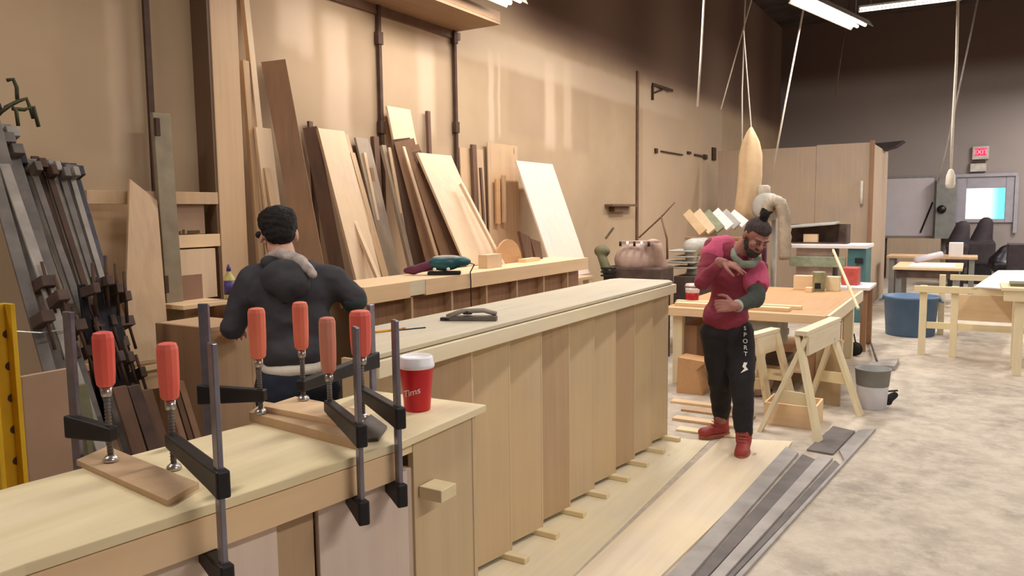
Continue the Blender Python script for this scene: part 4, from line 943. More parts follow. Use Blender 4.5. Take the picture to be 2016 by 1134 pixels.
# ================================================================== sawhorses
def sawhorse(label, n, f, H, feet, m='pine', beam_w=.04, beam_h=.13):
    n, f = Vector(n), Vector(f); u = (f - n).normalized(); w = Vector((-u.y, u.x, 0))
    t = thing('sawhorse', label, 'sawhorse', ((n.x + f.x) / 2, (n.y + f.y) / 2, 0), 'wooden sawhorses')
    Z = lambda z: Vector((0, 0, z)); n.z = f.z = 0
    obj('beam', MB().obox(n - w * .045 + Z(H - .035), f - n, w * .09, Z(.035)), 'pine_y', t, bevel=.004)
    obj('side_rail', MB().obox(n + u * .03 - w * .05 + Z(H - .18), u * ((f - n).length - .06), w * .02, Z(.144)), 'pine_y', t, bevel=.003)
    for base, fe in ((n + u * .06, feet[0:2]), (f - u * .06, feet[2:4])):
        tops = []
        for ft, s in zip(fe, (-1, 1)):
            top = base + w * .035 * -s + Z(H - .04); ft = Vector((ft[0], ft[1], 0))
            b = MB().bar(top, ft - Vector((0, 0, .02)), .085, .035, u)
            for v in b.bm.verts: v.co.z = max(v.co.z, 0)
            obj('leg', b, 'pine_z', t, bevel=.003); tops.append((top, ft))
        p, q = tops[0][0].lerp(tops[0][1], .62), tops[1][0].lerp(tops[1][1], .62)
        obj('brace', MB().bar(p, q, .09, .02, (0, 0, 1)), 'pine_x', t, bevel=.003)
    return t
n = P(1577, 652, z=.74); f = P(1645, 624, z=.74)
ft = [P(1612, 872, z=0), P(1497, 848, z=0), P(1694, 818, z=0), P(1590, 800, z=0)]
sawhorse('pale wooden sawhorse standing in front on the grey rubber strips', n, f, .74, ft)
n = P(1500, 640, z=.66); f = P(1580, 640, z=.66); n = Vector((-1.50, 6.16, 0)); f = Vector((-1.40, 6.60, 0))
ft = [(-1.70, 6.06), (-1.34, 6.16), (-1.60, 6.62), (-1.24, 6.58)]
sawhorse('second sawhorse half hidden behind the front one and the man in pink', n, f, .62, ft)
# plank and box under the sawhorse
a, c = P(1502, 800, z=.0), P(1600, 815, z=0)
p0, p1 = P(1505, 852, z=0), P(1608, 852, z=0)
t = thing('wooden_tray', 'open wooden box lying on the floor under the front sawhorse', 'box', ((p0.x + p1.x) / 2, (p0.y + p1.y) / 2, 0))
bx0, bx1, by0 = -1.30, -.93, 5.80
for (x0, x1, y0, y1) in ((bx0, bx1, by0, by0 + .015), (bx0, bx1, by0 + .3, by0 + .315), (bx0, bx0 + .015, by0 + .016, by0 + .299), (bx1 - .015, bx1, by0 + .016, by0 + .299)):
    obj('side_board', MB().box(x0, x1, y0, y1, 0, .17), 'board_pale_x', t, bevel=.002)
obj('bottom', MB().box(bx0 + .016, bx1 - .016, by0 + .016, by0 + .299, 0, .012), 'board_tan_z', t)
a = P(1575, 760, y=6.2)
obj('wood_block', MB().box(a.x - .03, a.x + .05, 6.52, 6.58, 0, .55), 'board_brown_z', label='dark brown upright board seen through the sawhorse legs', cat='board', bevel=.003)
a = P(1640, 740, y=6.55)
obj('plywood_sheet', MB().box(a.x - .2, a.x + .05, 6.62, 6.64, 0, .55), 'ply_face', label='pale panel standing behind the far legs of the front sawhorse', cat='plywood', bevel=.002)

# ================================================================== bucket, bin, dust pad
g = P(1716, 802, z=0)
t = thing('bucket', 'white plastic bucket with a grey upper half beside the sawhorse', 'bucket', g)
obj('bucket_body', MB().lathe(g, [(0, 0), (.105, 0), (.108, .005), (.120, .185), (.12, .186)], 32), 'bucket_white', t, smooth=True)
obj('inner_bucket', MB().lathe(g + Vector((0, 0, .187)), [(.118, 0), (.122, .004), (.134, .13), (.138, .132), (.138, .138), (.126, .138), (.118, .02), (0, .02)], 32), 'bucket_grey', t, smooth=True)
fd = (-Vector((g.x, g.y, 0))).normalized(); sd = Vector((-fd.y, fd.x, 0))
k_ = g + fd * .10 + sd * .085 + Vector((0, 0, .0)) 
k_ = P(1733, 800, z=0)
t = thing('trigger_clamp', 'black clamp or tool leaning on the right side of the white bucket', 'tool', k_)
b = MB(); b.limb(k_ + Vector((.06, .0, .07)), k_ + Vector((.10, .03, .10)), .035, .028); b.limb(k_ + Vector((.06, .0, .045)), k_ + Vector((.02, -.04, .05)), .03, .02)
organic('tool_body', b, 'rubber_black', t, .006)
obj('tool_bar', MB().bar(k_ + Vector((-.02, -.05, .125)), k_ + Vector((.12, .03, .14)), .012, .02), 'steel_dark', t, bevel=.002)
g = P(1788, 664, z=0); g.y += .25; zt = .50
t = thing('plastic_tub', 'blue round plastic tub on the floor behind the wooden table frame', 'tub', g)
rr = .31
obj('tub_body', MB().lathe(g, [(0, 0), (rr * .86, 0), (rr * .90, .01), (rr, zt - .03), (rr + .02, zt - .03), (rr + .02, zt), (rr - .01, zt), (rr * .84, .02), (0, .02)], 36), 'bin_blue', t, smooth=True)
for s in (-1, 1): obj('handle', MB().tube([g + Vector((s * (rr + .01), -.07, zt - .05)), g + Vector((s * (rr + .05), 0, zt - .07)), g + Vector((s * (rr + .01), .07, zt - .05))], .012, 8), 'bin_blue', t, smooth=True)
q0, q1, q2, q3 = [P(a, c, z=.03) for a, c in ((1703, 722), (1716, 713), (1770, 709), (1762, 724))]
t = thing('floor_squeegee', 'grey broom head lying on the dusty floor behind the bucket', 'broom', ((q0 + q2) / 2).to_tuple()[:2] + (0,))
obj('broom_head', MB().prism([(p.x, p.y) for p in (q0, q3, q2, q1)], 0, .05), 'rubber_grey', t, bevel=.006)
a, c = P(1727, 712, z=.05), P(1712, 668, z=.03)
obj('broom_stick', MB().tube([a, (c.x, c.y, .03)], .011, 8), 'clamp_grey', t, smooth=True)
g = P(1680, 700, z=0)
t = thing('cord_reel', 'small black cable reel on the floor behind the sawhorse', 'reel', g)
obj('reel', MB().lathe(g + Vector((0, -.03, .075)), [(0, 0), (.075, 0), (.075, .008), (.05, .01), (.05, .05), (.075, .052), (.075, .06), (0, .06)], 24, ax=(.4, 1, 0)), 'rubber_black', t, smooth=True)
obj('reel_handle', MB().tube([g + Vector((-.04, 0, .13)), g + Vector((-.06, 0, .24)), g + Vector((.0, 0, .24)), g + Vector((.02, 0, .13))], .008, 8), 'rubber_black', t, smooth=True)

# ================================================================== machines behind the counter on the left wall side
my = 7.55
a, c = P(1168, 500, y=my), P(1292, 500, y=my); zb = P(1220, 545, y=my).z; zt = P(1220, 472, y=my).z
t = thing('miter_saw', 'dust-covered saw machine beyond the end of the second counter', 'saw', ((a.x + c.x) / 2, my + .25, 0))
b = MB(); b.ball(((a.x + c.x) / 2 + .05, my + .25, (zb + zt) / 2 - .03), (.26, .2, (zt - zb) * .47)); b.limb((c.x - .12, my + .22, zt - .10), (c.x - .08, my + .3, zb + .1), .11, .1)
organic('hood', b, 'dusty_machine', t, .012, 8)
obj('body', MB().box(a.x + .09, c.x + .02, my + .05, my + .5, zb - .12, zb + .10), 'dusty_dark', t, bevel=.02)
obj('stand', MB().box(a.x + .1, c.x - .02, my + .1, my + .5, 0, zb - .121), 'dusty_dark', t, bevel=.005)
b = MB(); b.ball((a.x + .06, my + .1, zt - .13), (.09, .08, .07)); b.limb((a.x + .05, my + .08, zt - .14), (a.x + .14, my + .06, zb + .04), .05, .055)
organic('motor', b, 'olive_machine', t, .01)
for k in range(3): obj('fin', MB().box(a.x + .10, a.x + .26, my - .03, my + .02, zb + .0 + k * .04, zb + .018 + k * .04), 'rubber_black', t, bevel=.003)
obj('top_plate', MB().bar((a.x + .28, my + .1, zt - .03), (c.x - .0, my + .1, zt - .02), .03, .05), 'dusty_machine', t, bevel=.006)
for k in range(5): obj('bolt', MB().lathe((a.x + .30 + k * .08, my + .04, zt - .07), [(.014, 0), (.014, .05), (0, .052)], 10), 'rubber_black' if k % 2 == 0 else 'plastic_white', t, smooth=True)
obj('fence', MB().bar(P(1192, 470, y=my + .1), P(1208, 448, y=my + .1), .02, .02), 'olive_machine', t)
p = [P(1258, 468, y=my + .3), P(1302, 427, y=my + .3), P(1328, 398, y=my + .3)]
obj('lever', MB().tube(p, .009, 8), 'upright_brown', t, smooth=True); obj('lever', MB().tube([P(1302, 427, y=my + .3), P(1313, 470, y=my + .3), P(1314, 510, y=my + .3)], .012, 8), 'upright_brown', t, smooth=True)
# pale grey machine by the counter's far end
my = 8.2
a, c = P(1312, 520, y=my), P(1392, 520, y=my); zt = P(1350, 470, y=my).z; zl = P(1350, 545, y=my).z
cx = (a.x + c.x) / 2
t = thing('drill_machine', 'pale grey bench machine between the counter end and the man in pink', 'machine', (cx, my + .15, 0))
obj('column', MB().lathe((cx - .02, my + .3, zl), [(.09, 0), (.08, .03), (.065, .08), (.065, zt - zl - .12), (0, zt - zl - .11)], 20), 'machine_grey', t, smooth=True)
b = MB(); b.limb((cx + .0, my + .18, zt - .10), (cx + .09, my + .4, zt - .09), .10, .09); b.limb((cx + .0, my + .18, zt - .12), (cx, my + .15, zl + .18), .08, .06)
organic('machine_head', b, 'machine_grey', t, .01)
for pyy, w in ((497, .24), (508, .17), (519, .30), (530, .21)): obj('plate', MB().box(cx - w, cx + .07, my + .04, my + .42, P(1350, pyy, y=my).z, P(1350, pyy - 3, y=my).z), 'machine_grey', t, bevel=.005)
obj('table_arm', MB().tube([P(1280, 514, y=my + .2), (cx - .1, my + .2, P(1300, 518, y=my).z)], .014, 8), 'olive_machine', t, smooth=True)
obj('stand', MB().box(cx - .16, cx + .18, my + .04, my + .48, 0, zl), 'dusty_dark', t, bevel=.006)
# slatted heap (rolled sheets) above on a crate
yy = 8.9
a, c = P(1352, 450, y=yy), P(1420, 450, y=yy); zt = P(1380, 452, y=yy).z
t = thing('storage_cabinet', 'tan box-like cabinet behind the shoulder of the man in pink', 'cabinet', ((a.x + c.x) / 2 + .3, yy + .3, 0))
obj('cabinet_body', MB().box(a.x, c.x + .35, yy, yy + .5, 0, zt - .12), 'column_wood', t, bevel=.005); obj('cabinet_top', MB().box(a.x - .02, c.x + .37, yy - .02, yy + .52, zt - .119, zt - .09), 'board_brown_z', t, bevel=.003)
ends = [((1352, 418), (1385, 458)), ((1372, 417), (1402, 456)), ((1390, 418), (1420, 452)), ((1408, 416), (1438, 448)), ((1424, 418), (1452, 446)), ((1440, 420), (1468, 442))]
for i, (a1, a2) in enumerate(ends):
    q0, q1 = P(*a1, y=yy + .45 - .03 * i), P(*a2, y=yy + .15); q1.z = max(q1.z, zt - .045)
    lb = ['leftmost', 'second from left', 'third from left', 'third from right', 'second from right', 'rightmost'][i] + ' of the short pale boards leaning on the tan cabinet'
    obj('pale_board', MB().bar(q0, q1, .11, .03, (1, 0, .5)), ['bag_cloth', 'board_pale_z', 'paint_can', 'paper_white', 'machine_grey', 'paper_white'][i], label=lb, cat='board', group='pale boards on the tan cabinet', bevel=.004)

# dust collector
dy = 9.9
top = P(1479, 250, y=dy); bl, br = P(1452, 420, y=dy), P(1494, 400, y=dy)
t = thing('dust_collector', 'dust collector with a tall pointed cloth bag and an arched grey hose', 'dust collector', ((bl.x + br.x) / 2, dy, 0))
cxm = (P(1470, 420, y=dy).x); cx2 = P(1480, 300, y=dy).x
prof = [(1479, 250, .012), (1478, 260, .05), (1478, 280, .105), (1478, 305, .138), (1477, 345, .142), (1474, 380, .142), (1468, 412, .135), (1464, 440, .12)]
b = MB(); b.tube([P(x, y_, y=dy) for x, y_, _ in prof], [r_ for *_, r_ in prof], 40)
for i, v in enumerate(b.bm.verts):
    k = i % 40; ax_ = P(1472, 340, y=dy)
    row = i // 40; cpt = P(prof[row][0], prof[row][1], y=dy); v.co = cpt + (v.co - cpt) * (1 + .07 * math.sin(k / 40 * 2 * math.pi * 5))
obj('filter_bag', b, 'bag_cloth', t, smooth=True)
z_ = P(1479, 250, y=dy)
obj('bag_cord', MB().tube([z_, P(1464, 60, y=dy)], .008, 6), 'cord_white', t)
m0 = P(1502, 372, y=dy - .2); m1 = P(1500, 420, y=dy - .2)
obj('fan_housing', MB().lathe(P(1502, 408, y=dy - .45), [(0, 0), (.12, 0), (.17, .03), (.17, .16), (.12, .2), (0, .2)], 24, ax=(.3, 1, 0)), 'machine_grey', t, smooth=True)
obj('motor', MB().lathe(P(1503, 392, y=dy - .3), [(.0, 0), (.075, 0), (.08, .02), (.08, .15), (.05, .17), (0, .17)], 20), 'hose_grey', t, smooth=True)
hp = [(1508, 418), (1514, 403), (1524, 395), (1536, 400), (1543, 420), (1545, 450), (1546, 520)]
b = MB(); pts = []; 
for i in range(len(hp) - 1):
    for k in range(8):
        f0 = k / 8; pts.append(P(hp[i][0] + (hp[i + 1][0] - hp[i][0]) * f0, hp[i][1] + (hp[i + 1][1] - hp[i][1]) * f0, y=dy - .5))
b.tube(pts, [.066 if i % 2 else .078 for i in range(len(pts))], 16); obj('hose', b, 'hose_grey', t, smooth=True)
q = P(1520, 500, y=dy - .1)
obj('frame', MB().box(q.x - .13, q.x - .04, dy - .3, dy - .2, 0, P(1520, 430, y=dy - .3).z), 'sander_plum', t, bevel=.004)
obj('frame', MB().box(q.x + .03, q.x + .08, dy - .3, dy - .2, 0, P(1520, 420, y=dy - .3).z), 'machine_grey', t, bevel=.004)
obj('base', MB().box(q.x - .5, q.x + .15, dy - .35, dy + .3, 0, .08), 'steel_dark', t, bevel=.01)

# table saw / jointer with teal cabinet
jy = 11.6
a, c = P(1548, 485, y=jy), P(1708, 485, y=jy); zt = P(1620, 482, y=jy).z
t = thing('table_saw', 'wide grey machine table on a teal cabinet in front of the plywood partition', 'saw', ((a.x + c.x) / 2, jy + .4, 0))
obj('table', MB().box(a.x, c.x, jy, jy + .8, zt - .05, zt), 'paper_white', t, bevel=.006)
x1 = P(1668, 500, y=jy).x
obj('body', MB().box(a.x + .12, x1 - .2, jy + .1, jy + .7, .25, zt - .051), 'dusty_machine', t, bevel=.01)
obj('cabinet', MB().box(x1, c.x - .02, jy + .05, jy + .7, 0, zt - .051), 'teal_paint', t, bevel=.008)
obj('side_rail', MB().box(a.x + .05, x1 - .02, jy - .02, jy + .03, P(1600, 525, y=jy).z, P(1600, 505, y=jy).z), 'paint_can', t, bevel=.004)
obj('switch', MB().box(x1 + .1, x1 + .2, jy + .0, jy + .049, zt - .25, zt - .18), 'rubber_black', t, bevel=.004)
yk = jy + .3
a, c = P(1548, 470, y=yk), P(1668, 470, y=yk)
t = thing('storage_bin', 'dark open box with pale boards on it, on the grey machine table', 'box', ((a.x + c.x) / 2, yk + .2, zt))
zh = P(1600, 442, y=yk).z
obj('back', MB().box(a.x, c.x, yk + .3, yk + .32, zt + .001, zh), 'dusty_dark', t); obj('side', MB().box(c.x - .02, c.x, yk, yk + .299, zt + .001, zh), 'dusty_dark', t)
obj('bottom', MB().box(a.x, c.x - .021, yk, yk + .299, zt + .001, zt + .02), 'dusty_dark', t)
obj('top_board', MB().slab([(a.x, yk - .05, zh - .06), (c.x - .15, yk - .05, zh + .0), (c.x - .15, yk + .33, zh + .02), (a.x, yk + .33, zh - .03)], (0, 0, .02)), 'machine_grey', t, bevel=.003)
q0, q1 = P(1582, 462, y=yk + .05), P(1610, 462, y=yk + .05)
obj('wood_scrap', MB().box(q0.x, q1.x, yk + .04, yk + .14, zt + .021, zt + .021 + .12), 'board_pale_x', label='small pale offcut inside the dark box on the machine table', cat='wood scrap', bevel=.003)

# ================================================================== plywood partition and far wall furniture
py_ = 13.5
a, c = P(1500, 400, y=py_), P(1716, 400, y=py_); zt = P(1650, 286, y=py_).z
t = thing('plywood_partition', 'plywood-walled enclosure standing in front of the grey far wall', 'partition', ((a.x + c.x) / 2, py_ + 1, 0))
obj('front_panel', MB().box(-3.9, a.x + (c.x - a.x) * .5, py_, py_ + .03, 0, zt), 'partition_ply', t)
obj('front_panel', MB().box(a.x + (c.x - a.x) * .5 + .004, c.x, py_, py_ + .03, 0, zt + .02), 'partition_ply', t)
obj('side_panel', MB().box(c.x - .03, c.x, py_ + .031, py_ + 2.4, 0, zt), 'partition_ply', t)
obj('corner_post', MB().box(c.x - .05, c.x + .02, py_ - .03, py_ - .001, 0, zt + .05), 'board_brown_z', t, bevel=.003)
q = P(1696, 370, y=py_ - .05)
obj('hanging_tube', MB().tube([(q.x, py_ - .05, P(1697, 356, y=py_).z), (q.x, py_ - .05, P(1697, 402, y=py_).z)], .025, 10), 'cord_white', label='short pale tube hanging on the right edge of the plywood enclosure', cat='tube', smooth=True)
q = P(1750, 285, y=15.0)
obj('plank_pile', MB().slab([P(1718, 282, y=14.9), P(1780, 276, y=14.9), P(1762, 288, y=14.9), P(1735, 296, y=14.9)], (0, .5, 0)), 'dark_junk', label='dark rags and boards on top of the enclosure at its right end', cat='boards', bevel=.01)
B = BACK_Y
# whiteboard
a, c, zt, zb = P(1737, 400, y=B), P(1838, 400, y=B), P(1790, 351, y=B).z, P(1790, 464, y=B).z
t = thing('whiteboard', 'greyish whiteboard on the far wall left of the lit window', 'whiteboard', ((a.x + c.x) / 2, B - .03, zb))
obj('panel', MB().box(a.x, c.x, B - .03, B - .005, zb, zt), 'whiteboard', t)
b = MB()
for x0, x1, z0, z1 in ((a.x - .04, c.x + .04, zt, zt + .04), (a.x - .04, c.x + .04, zb - .05, zb), (a.x - .04, a.x, zb, zt), (c.x, c.x + .04, zb, zt)): b.box(x0, x1, B - .04, B - .003, z0, z1)
obj('frame', b, 'bucket_grey', t, bevel=.004); obj('tray', MB().box(a.x, c.x + .3, B - .12, B - .041, zb - .06, zb - .03), 'board_brown_z', t)
blk('teal_locker', 1722, 1738, 385, 560, B - .5, .45, 'teal_paint', 'narrow teal locker standing at the left of the whiteboard', 'locker', zb=0)
blk('wall_cabinet', 1745, 1850, 470, 560, B - .5, .45, 'partition_ply', 'low brown cabinet under the whiteboard', 'cabinet', zb=0)
blk('electrical_panel', 1842, 1882, 352, 470, B - .3, .25, 'bucket_grey', 'grey electrical panel between whiteboard and window', 'panel')
q = P(1854, 412, y=B - .32); obj('wall_gauge', MB().lathe(q, [(.0, 0), (.09, 0), (.09, .02), (0, .022)], 20, ax=(0, -1, 0)), 'steel_dark', label='round gauge on the grey panel right of the whiteboard', cat='gauge', smooth=True)
# exit sign
a, c = P(1914, 304, y=B), P(1947, 304, y=B); zt, zb = P(1932, 288, y=B).z, P(1932, 314, y=B).z
t = thing('exit_sign', 'glowing red exit sign above the lit window', 'sign', ((a.x + c.x) / 2, B - .06, zb))
obj('sign_box', MB().box(a.x, c.x, B - .09, B - .003, zb, zt), 'lamp_housing', t, bevel=.008)
obj('red_face', MB().box(a.x + .045, c.x - .045, B - .093, B - .0901, zb + .08, zt - .05), 'exit_red', t)
text_part('lettering', 'EXIT', .13, 'ink_white', t, ((a.x + c.x) / 2, B - .095, (zb + zt) / 2 + .01), (1, 0, 0), (0, 0, 1))
a, c = P(1910, 325, y=B), P(1942, 325, y=B); zt, zb = P(1930, 322, y=B).z, P(1930, 338, y=B).z
t = thing('emergency_light', 'small emergency lamp box under the red exit sign', 'lamp', ((a.x + c.x) / 2, B - .06, zb))
obj('lamp_box', MB().box(a.x, c.x, B - .10, B - .003, zb, zt), 'lamp_housing', t, bevel=.01); obj('dark_strip', MB().box(a.x + .02, c.x - .02, B - .09, B - .003, zt, zt + .05), 'rust_dark', t)
# dark machines under the window
for i, (x0, x1, yt, y, dy2, mt, lb, cat) in enumerate(((1862, 1905, 432, 17.5, .8, 'dark_junk', 'dark machine left of the one under the window', 'machine'), (1900, 1960, 425, 18.5, .9, 'dark_junk', 'tall dark machine right under the lit window', 'machine'),
                                     (1955, 1990, 480, 16.6, .8, 'steel_dark', 'dark machine in front of the window corner', 'machine'))):
    a, c = P(x0, 500, y=y), P(x1, 500, y=y); zt = P((x0 + x1) / 2, yt, y=y).z; cxx = (a.x + c.x) / 2
    t = thing('shop_machine', lb, cat, (cxx, y + .3, 0))
    b = MB(); b.box(a.x, c.x, y, y + dy2, .4, zt * .62); b.limb((cxx, y + .3, zt * .6), (cxx + .08, y + .3, zt - .16), .22, .14)
    organic('machine_body', b, mt, t, .03, 6); obj('stand', MB().box(a.x + .05, c.x - .05, y + .05, y + dy2 - .05, 0, .42), 'steel_dark', t, bevel=.01)
blk('grey_cabinet', 1984, 2060, 482, 560, 15.5, .7, 'dark_junk', 'dark cabinet at the right edge with a pale top edge', 'cabinet', zb=0)
# bench with papers
ky = 12.9
a, c = P(1757, 530, y=ky), P(1895, 530, y=ky); zt = P(1820, 527, y=ky).z
t = thing('work_bench', 'grey-legged bench with white papers in front of the whiteboard', 'bench', ((a.x + c.x) / 2, ky + .5, 0))
obj('benchtop', MB().box(a.x, c.x, ky, ky + 1.3, zt - .04, zt), 'board_pale_x', t, bevel=.004)
obj('apron', MB().box(a.x + .05, c.x - .05, ky + .04, ky + .06, zt - .16, zt - .041), 'dusty_dark', t)
for x in (a.x + .04, c.x - .12):
    for yy in (ky + .07, ky + 1.15): obj('leg', MB().box(x, x + .08, yy, yy + .08, 0, zt - .041), 'bucket_grey', t, bevel=.003)
q0, q1 = P(1790, 520, y=ky + .3), P(1880, 520, y=ky + .3)
obj('paper_sheet', MB().box(q0.x, q1.x, ky + .1, ky + 1.0, zt, zt + .012), 'paper_white', label='large white sheet lying on the bench in front of the whiteboard', cat='paper')
obj('paper_roll', MB().tube([(q0.x + .05, ky + .9, zt + .06), (q0.x + .4, ky + 1.2, zt + .14)], .05, 14), 'whiteboard', label='pale roll at the left of the white sheet on the far bench', cat='roll', smooth=True)
blk('small_box', 1868, 1896, 478, 505, 14.6, .3, 'paper_white', 'white box behind the bench with papers', 'box')
o_ = [o for o in bpy.data.objects if o.name.startswith('small_box')][0]
yy = 14.5; a, c = P(1745, 508, y=yy), P(1925, 508, y=yy); zt = P(1830, 505, y=yy).z
t = thing('work_bench', 'farther narrow bench behind the one with papers', 'bench', ((a.x + c.x) / 2, yy + .3, 0))
obj('benchtop', MB().box(a.x, c.x, yy, yy + .7, zt - .04, zt), 'board_tan_z', t, bevel=.004)
for x in (a.x + .04, c.x - .12):
    for y2 in (yy + .05, yy + .57): obj('leg', MB().box(x, x + .08, y2, y2 + .08, 0, zt - .041), 'bucket_grey', t, bevel=.003)
o_.location.z = zt
# wooden table frames at the right
hy = 9.35; H = .74
a = P(1800, 568, z=H)
x0, x1 = P(1800, 568, y=hy).x, P(1800, 568, y=hy).x + 1.9
H = P(1820, 563, y=hy).z
t = thing('work_table', 'pale wooden table with white legs at the right edge', 'table', ((x0 + x1) / 2, hy + .8, 0))
obj('front_rail', MB().box(x0, x1, hy, hy + .04, H - .07, H), 'pine_x', t, bevel=.004)
obj('back_rail', MB().box(x0 + .3, x1, hy + 1.7, hy + 1.74, H - .07, H), 'pine_x', t, bevel=.004)
lx = P(1815, 620, y=hy).x
for (x, y) in ((lx - .03, hy + .041), (P(1872, 600, y=hy + .05).x, hy + .041), (lx + .1, hy + 1.63), (x1 - .15, hy + .041), (x1 - .15, hy + 1.63)):
    obj('leg', MB().box(x, x + .07, y, y + .07, 0, H - .0), 'pine_z', t, bevel=.003)
zz = P(1850, 640, y=hy).z
obj('lower_rail', MB().box(lx + .04, x1 - .16, hy + .05, hy + .08, zz - .05, zz + .02), 'pine_x', t, bevel=.003)
q0, q1 = P(1880, 605, y=hy + .5), P(1975, 605, y=hy + .5)
obj('shelf_panel', MB().box(q0.x, x1 - .2, hy + .5, hy + .52, zz, P(1900, 580, y=hy + .5).z), 'board_pale_x', t, bevel=.003)
pts = [P(1918, 564, z=H + .012), P(2040, 572, z=H + .012), P(2060, 532, z=H + .012), P(1965, 532, z=H + .012)]
obj('plywood_sheet', MB().prism([(p.x, p.y) for p in pts], H, H + .012), 'paper_white', label='white sheet lying on the pale wooden table at the right edge', cat='sheet', bevel=.002)
hy2 = 8.55; H2 = P(1990, 567, y=hy2).z
x0 = P(1972, 567, y=hy2).x; x1 = x0 + 1.3
t = thing('work_table', 'nearest wooden table, cut by the right edge of the photo', 'table', ((x0 + x1) / 2, hy2 + .3, 0))
obj('tabletop', MB().box(x0, x1, hy2, hy2 + .6, H2 - .03, H2), 'pine_x', t, bevel=.003)
obj('front_rail', MB().box(x0 + .02, x1 - .02, hy2 + .02, hy2 + .05, H2 - .13, H2 - .031), 'pine_x', t, bevel=.003)
for x in (P(1997, 650, y=hy2).x, x1 - .15):
    for y in (hy2 + .06, hy2 + .5): obj('leg', MB().box(x, x + .075, y, y + .075, 0, H2 - .031), 'pine_z', t, bevel=.003)
q = P(2008, 555, z=H2); obj('dark_box', MB().box(q.x - .1, q.x + .3, 8.72, 9.0, H2 + .0, H2 + .03), 'olive_machine', label='flat olive board on the nearest wooden table at the right edge', cat='board', bevel=.004)

# ================================================================== things fixed on the left wall
a, c = P(1283, 166, x=WALL_X), P(1318, 164, x=WALL_X); zt, zb = a.z, P(1280, 196, x=WALL_X).z
t = thing('shelf_bracket', 'dark triangular shelf bracket high on the wall', 'bracket', (WALL_X, a.y, zb))
q = P(1318, 165, x=WALL_X + .30)
obj('top_arm', MB().bar((WALL_X + .01, a.y, zt), (WALL_X + .05, c.y + .0, zt - .0), .04, .03), 'rust_dark', t)
obj('wall_arm', MB().box(WALL_X + .001, WALL_X + .03, a.y - .02, a.y + .02, zb, zt - .021), 'rust_dark', t); obj('strut', MB().bar((WALL_X + .02, a.y + .02, zb + .1), (WALL_X + .03, (a.y + c.y) / 2, zt - .03), .025, .02), 'rust_dark', t)
for i, (x0, x1, y0, y1, lb) in enumerate(((1288, 1292, 292, 302, 'small dark peg, leftmost in the row of marks on the wall'), (1300, 1342, 299, 304, 'long thin dark rail on the wall'), (1352, 1358, 298, 304, 'tiny hook right of the long dark rail'),
                             (1366, 1385, 303, 310, 'short dark hook bar on the wall'), (1384, 1390, 304, 314, 'dark peg at the end of the short hook bar'), (1401, 1407, 290, 316, 'dark upright hook, rightmost of the row on the wall'))):
    a, c = P(x0, y0, x=WALL_X), P(x1, y1, x=WALL_X); obj('wall_hook', MB().box(WALL_X + .001, WALL_X + .03, a.y, c.y, c.z, a.z), 'rust_dark', label=lb, cat='hook', group='small hooks on the left wall')
a, c = P(1190, 402, x=WALL_X), P(1240, 402, x=WALL_X)
t = thing('wall_shelf', 'tiny dark ledge on the wall above the dusty saw', 'shelf', (WALL_X, (a.y + c.y) / 2, a.z - .1))
obj('shelf_board', MB().box(WALL_X + .001, WALL_X + .12, a.y, c.y, a.z - .03, a.z), 'upright_brown', t); obj('bracket', MB().box(WALL_X + .001, WALL_X + .08, a.y + .15, c.y - .25, a.z - .10, a.z - .031), 'upright_brown', t)

# ================================================================== cords hanging from the ceiling
def cord(pix, y, r, label, m='cord_white', sag=0.0, plug=False):
    pts = [P(a, c, y=y + dy_) for a, c, dy_ in pix]
    tz = Vector((pts[0].x, pts[0].y, CEIL_Z)); d = pts[1] - pts[0]
    tz = pts[0] + (pts[0] - pts[1]) * ((CEIL_Z - pts[0].z) / (pts[0].z - pts[1].z))
    tt = thing('ceiling_cord', label, 'cord', (pts[0].x, pts[0].y, pts[-1].z), 'cords hanging from the ceiling') if plug else None
    if pts[0].z < CEIL_Z - .3: pass
    b = MB().tube([tz] + pts, r, 8)
    if plug:
        obj('cord', b, m, tt, smooth=True); e = pts[-1]
        obj('plug', MB().lathe(e + Vector((0, 0, -.22)), [(.0, 0), (.045, .01), (.055, .06), (.05, .16), (.03, .22), (.016, .24)], 16), 'cord_white', tt, smooth=True)
    else: obj('ceiling_cord', b, m, label=label, cat='cord', group='cords hanging from the ceiling', smooth=True)
cord([(1386, 0, 0), (1380, 110, 0), (1373, 210, 0)], 7.2, .011, 'leftmost white cord hanging down in front of the left wall')
cord([(1462, 62, 0), (1440, 140, 0), (1419, 216, 0)], 11.5, .010, 'slanting cord left of the straight one beside the dust bag', )
cord([(1465, 62, 0), (1461, 180, 0), (1461, 290, 0)], 11.2, .010, 'straight cord hanging beside the pointed dust bag')
cord([(1568, 90, 0), (1545, 210, 0), (1523, 330, 0)], 10.8, .013, 'slanting white cord right of the dust bag')
cord([(1656, 110, 0), (1650, 150, 0), (1645, 190, 0)], 17, .012, 'faint thin cord hanging far back near the grey wall', 'upright_brown')
cord([(1886, 0, 0), (1883, 120, 0), (1876, 240, 0), (1872, 336, 0)], 11.0, .016, 'thick white cord ending in a plug at the right', plug=True)
cord([(1917, 38, 0), (1885, 190, 0), (1862, 300, 0), (1846, 362, 0)], 12.0, .010, 'thin cord crossing behind the plug cord', 'clamp_light')
cord([(1838, 400, 0), (1826, 430, 0), (1812, 462, 0)], 13.6, .012, 'unused', 'cord_black') if False else None
obj('dark_cable', MB().tube([P(1836, 398, y=B - .05), P(1812, 458, y=B - .05)], .018, 6), 'cord_black', label='short dark cable slanting across the whiteboard', cat='cable')
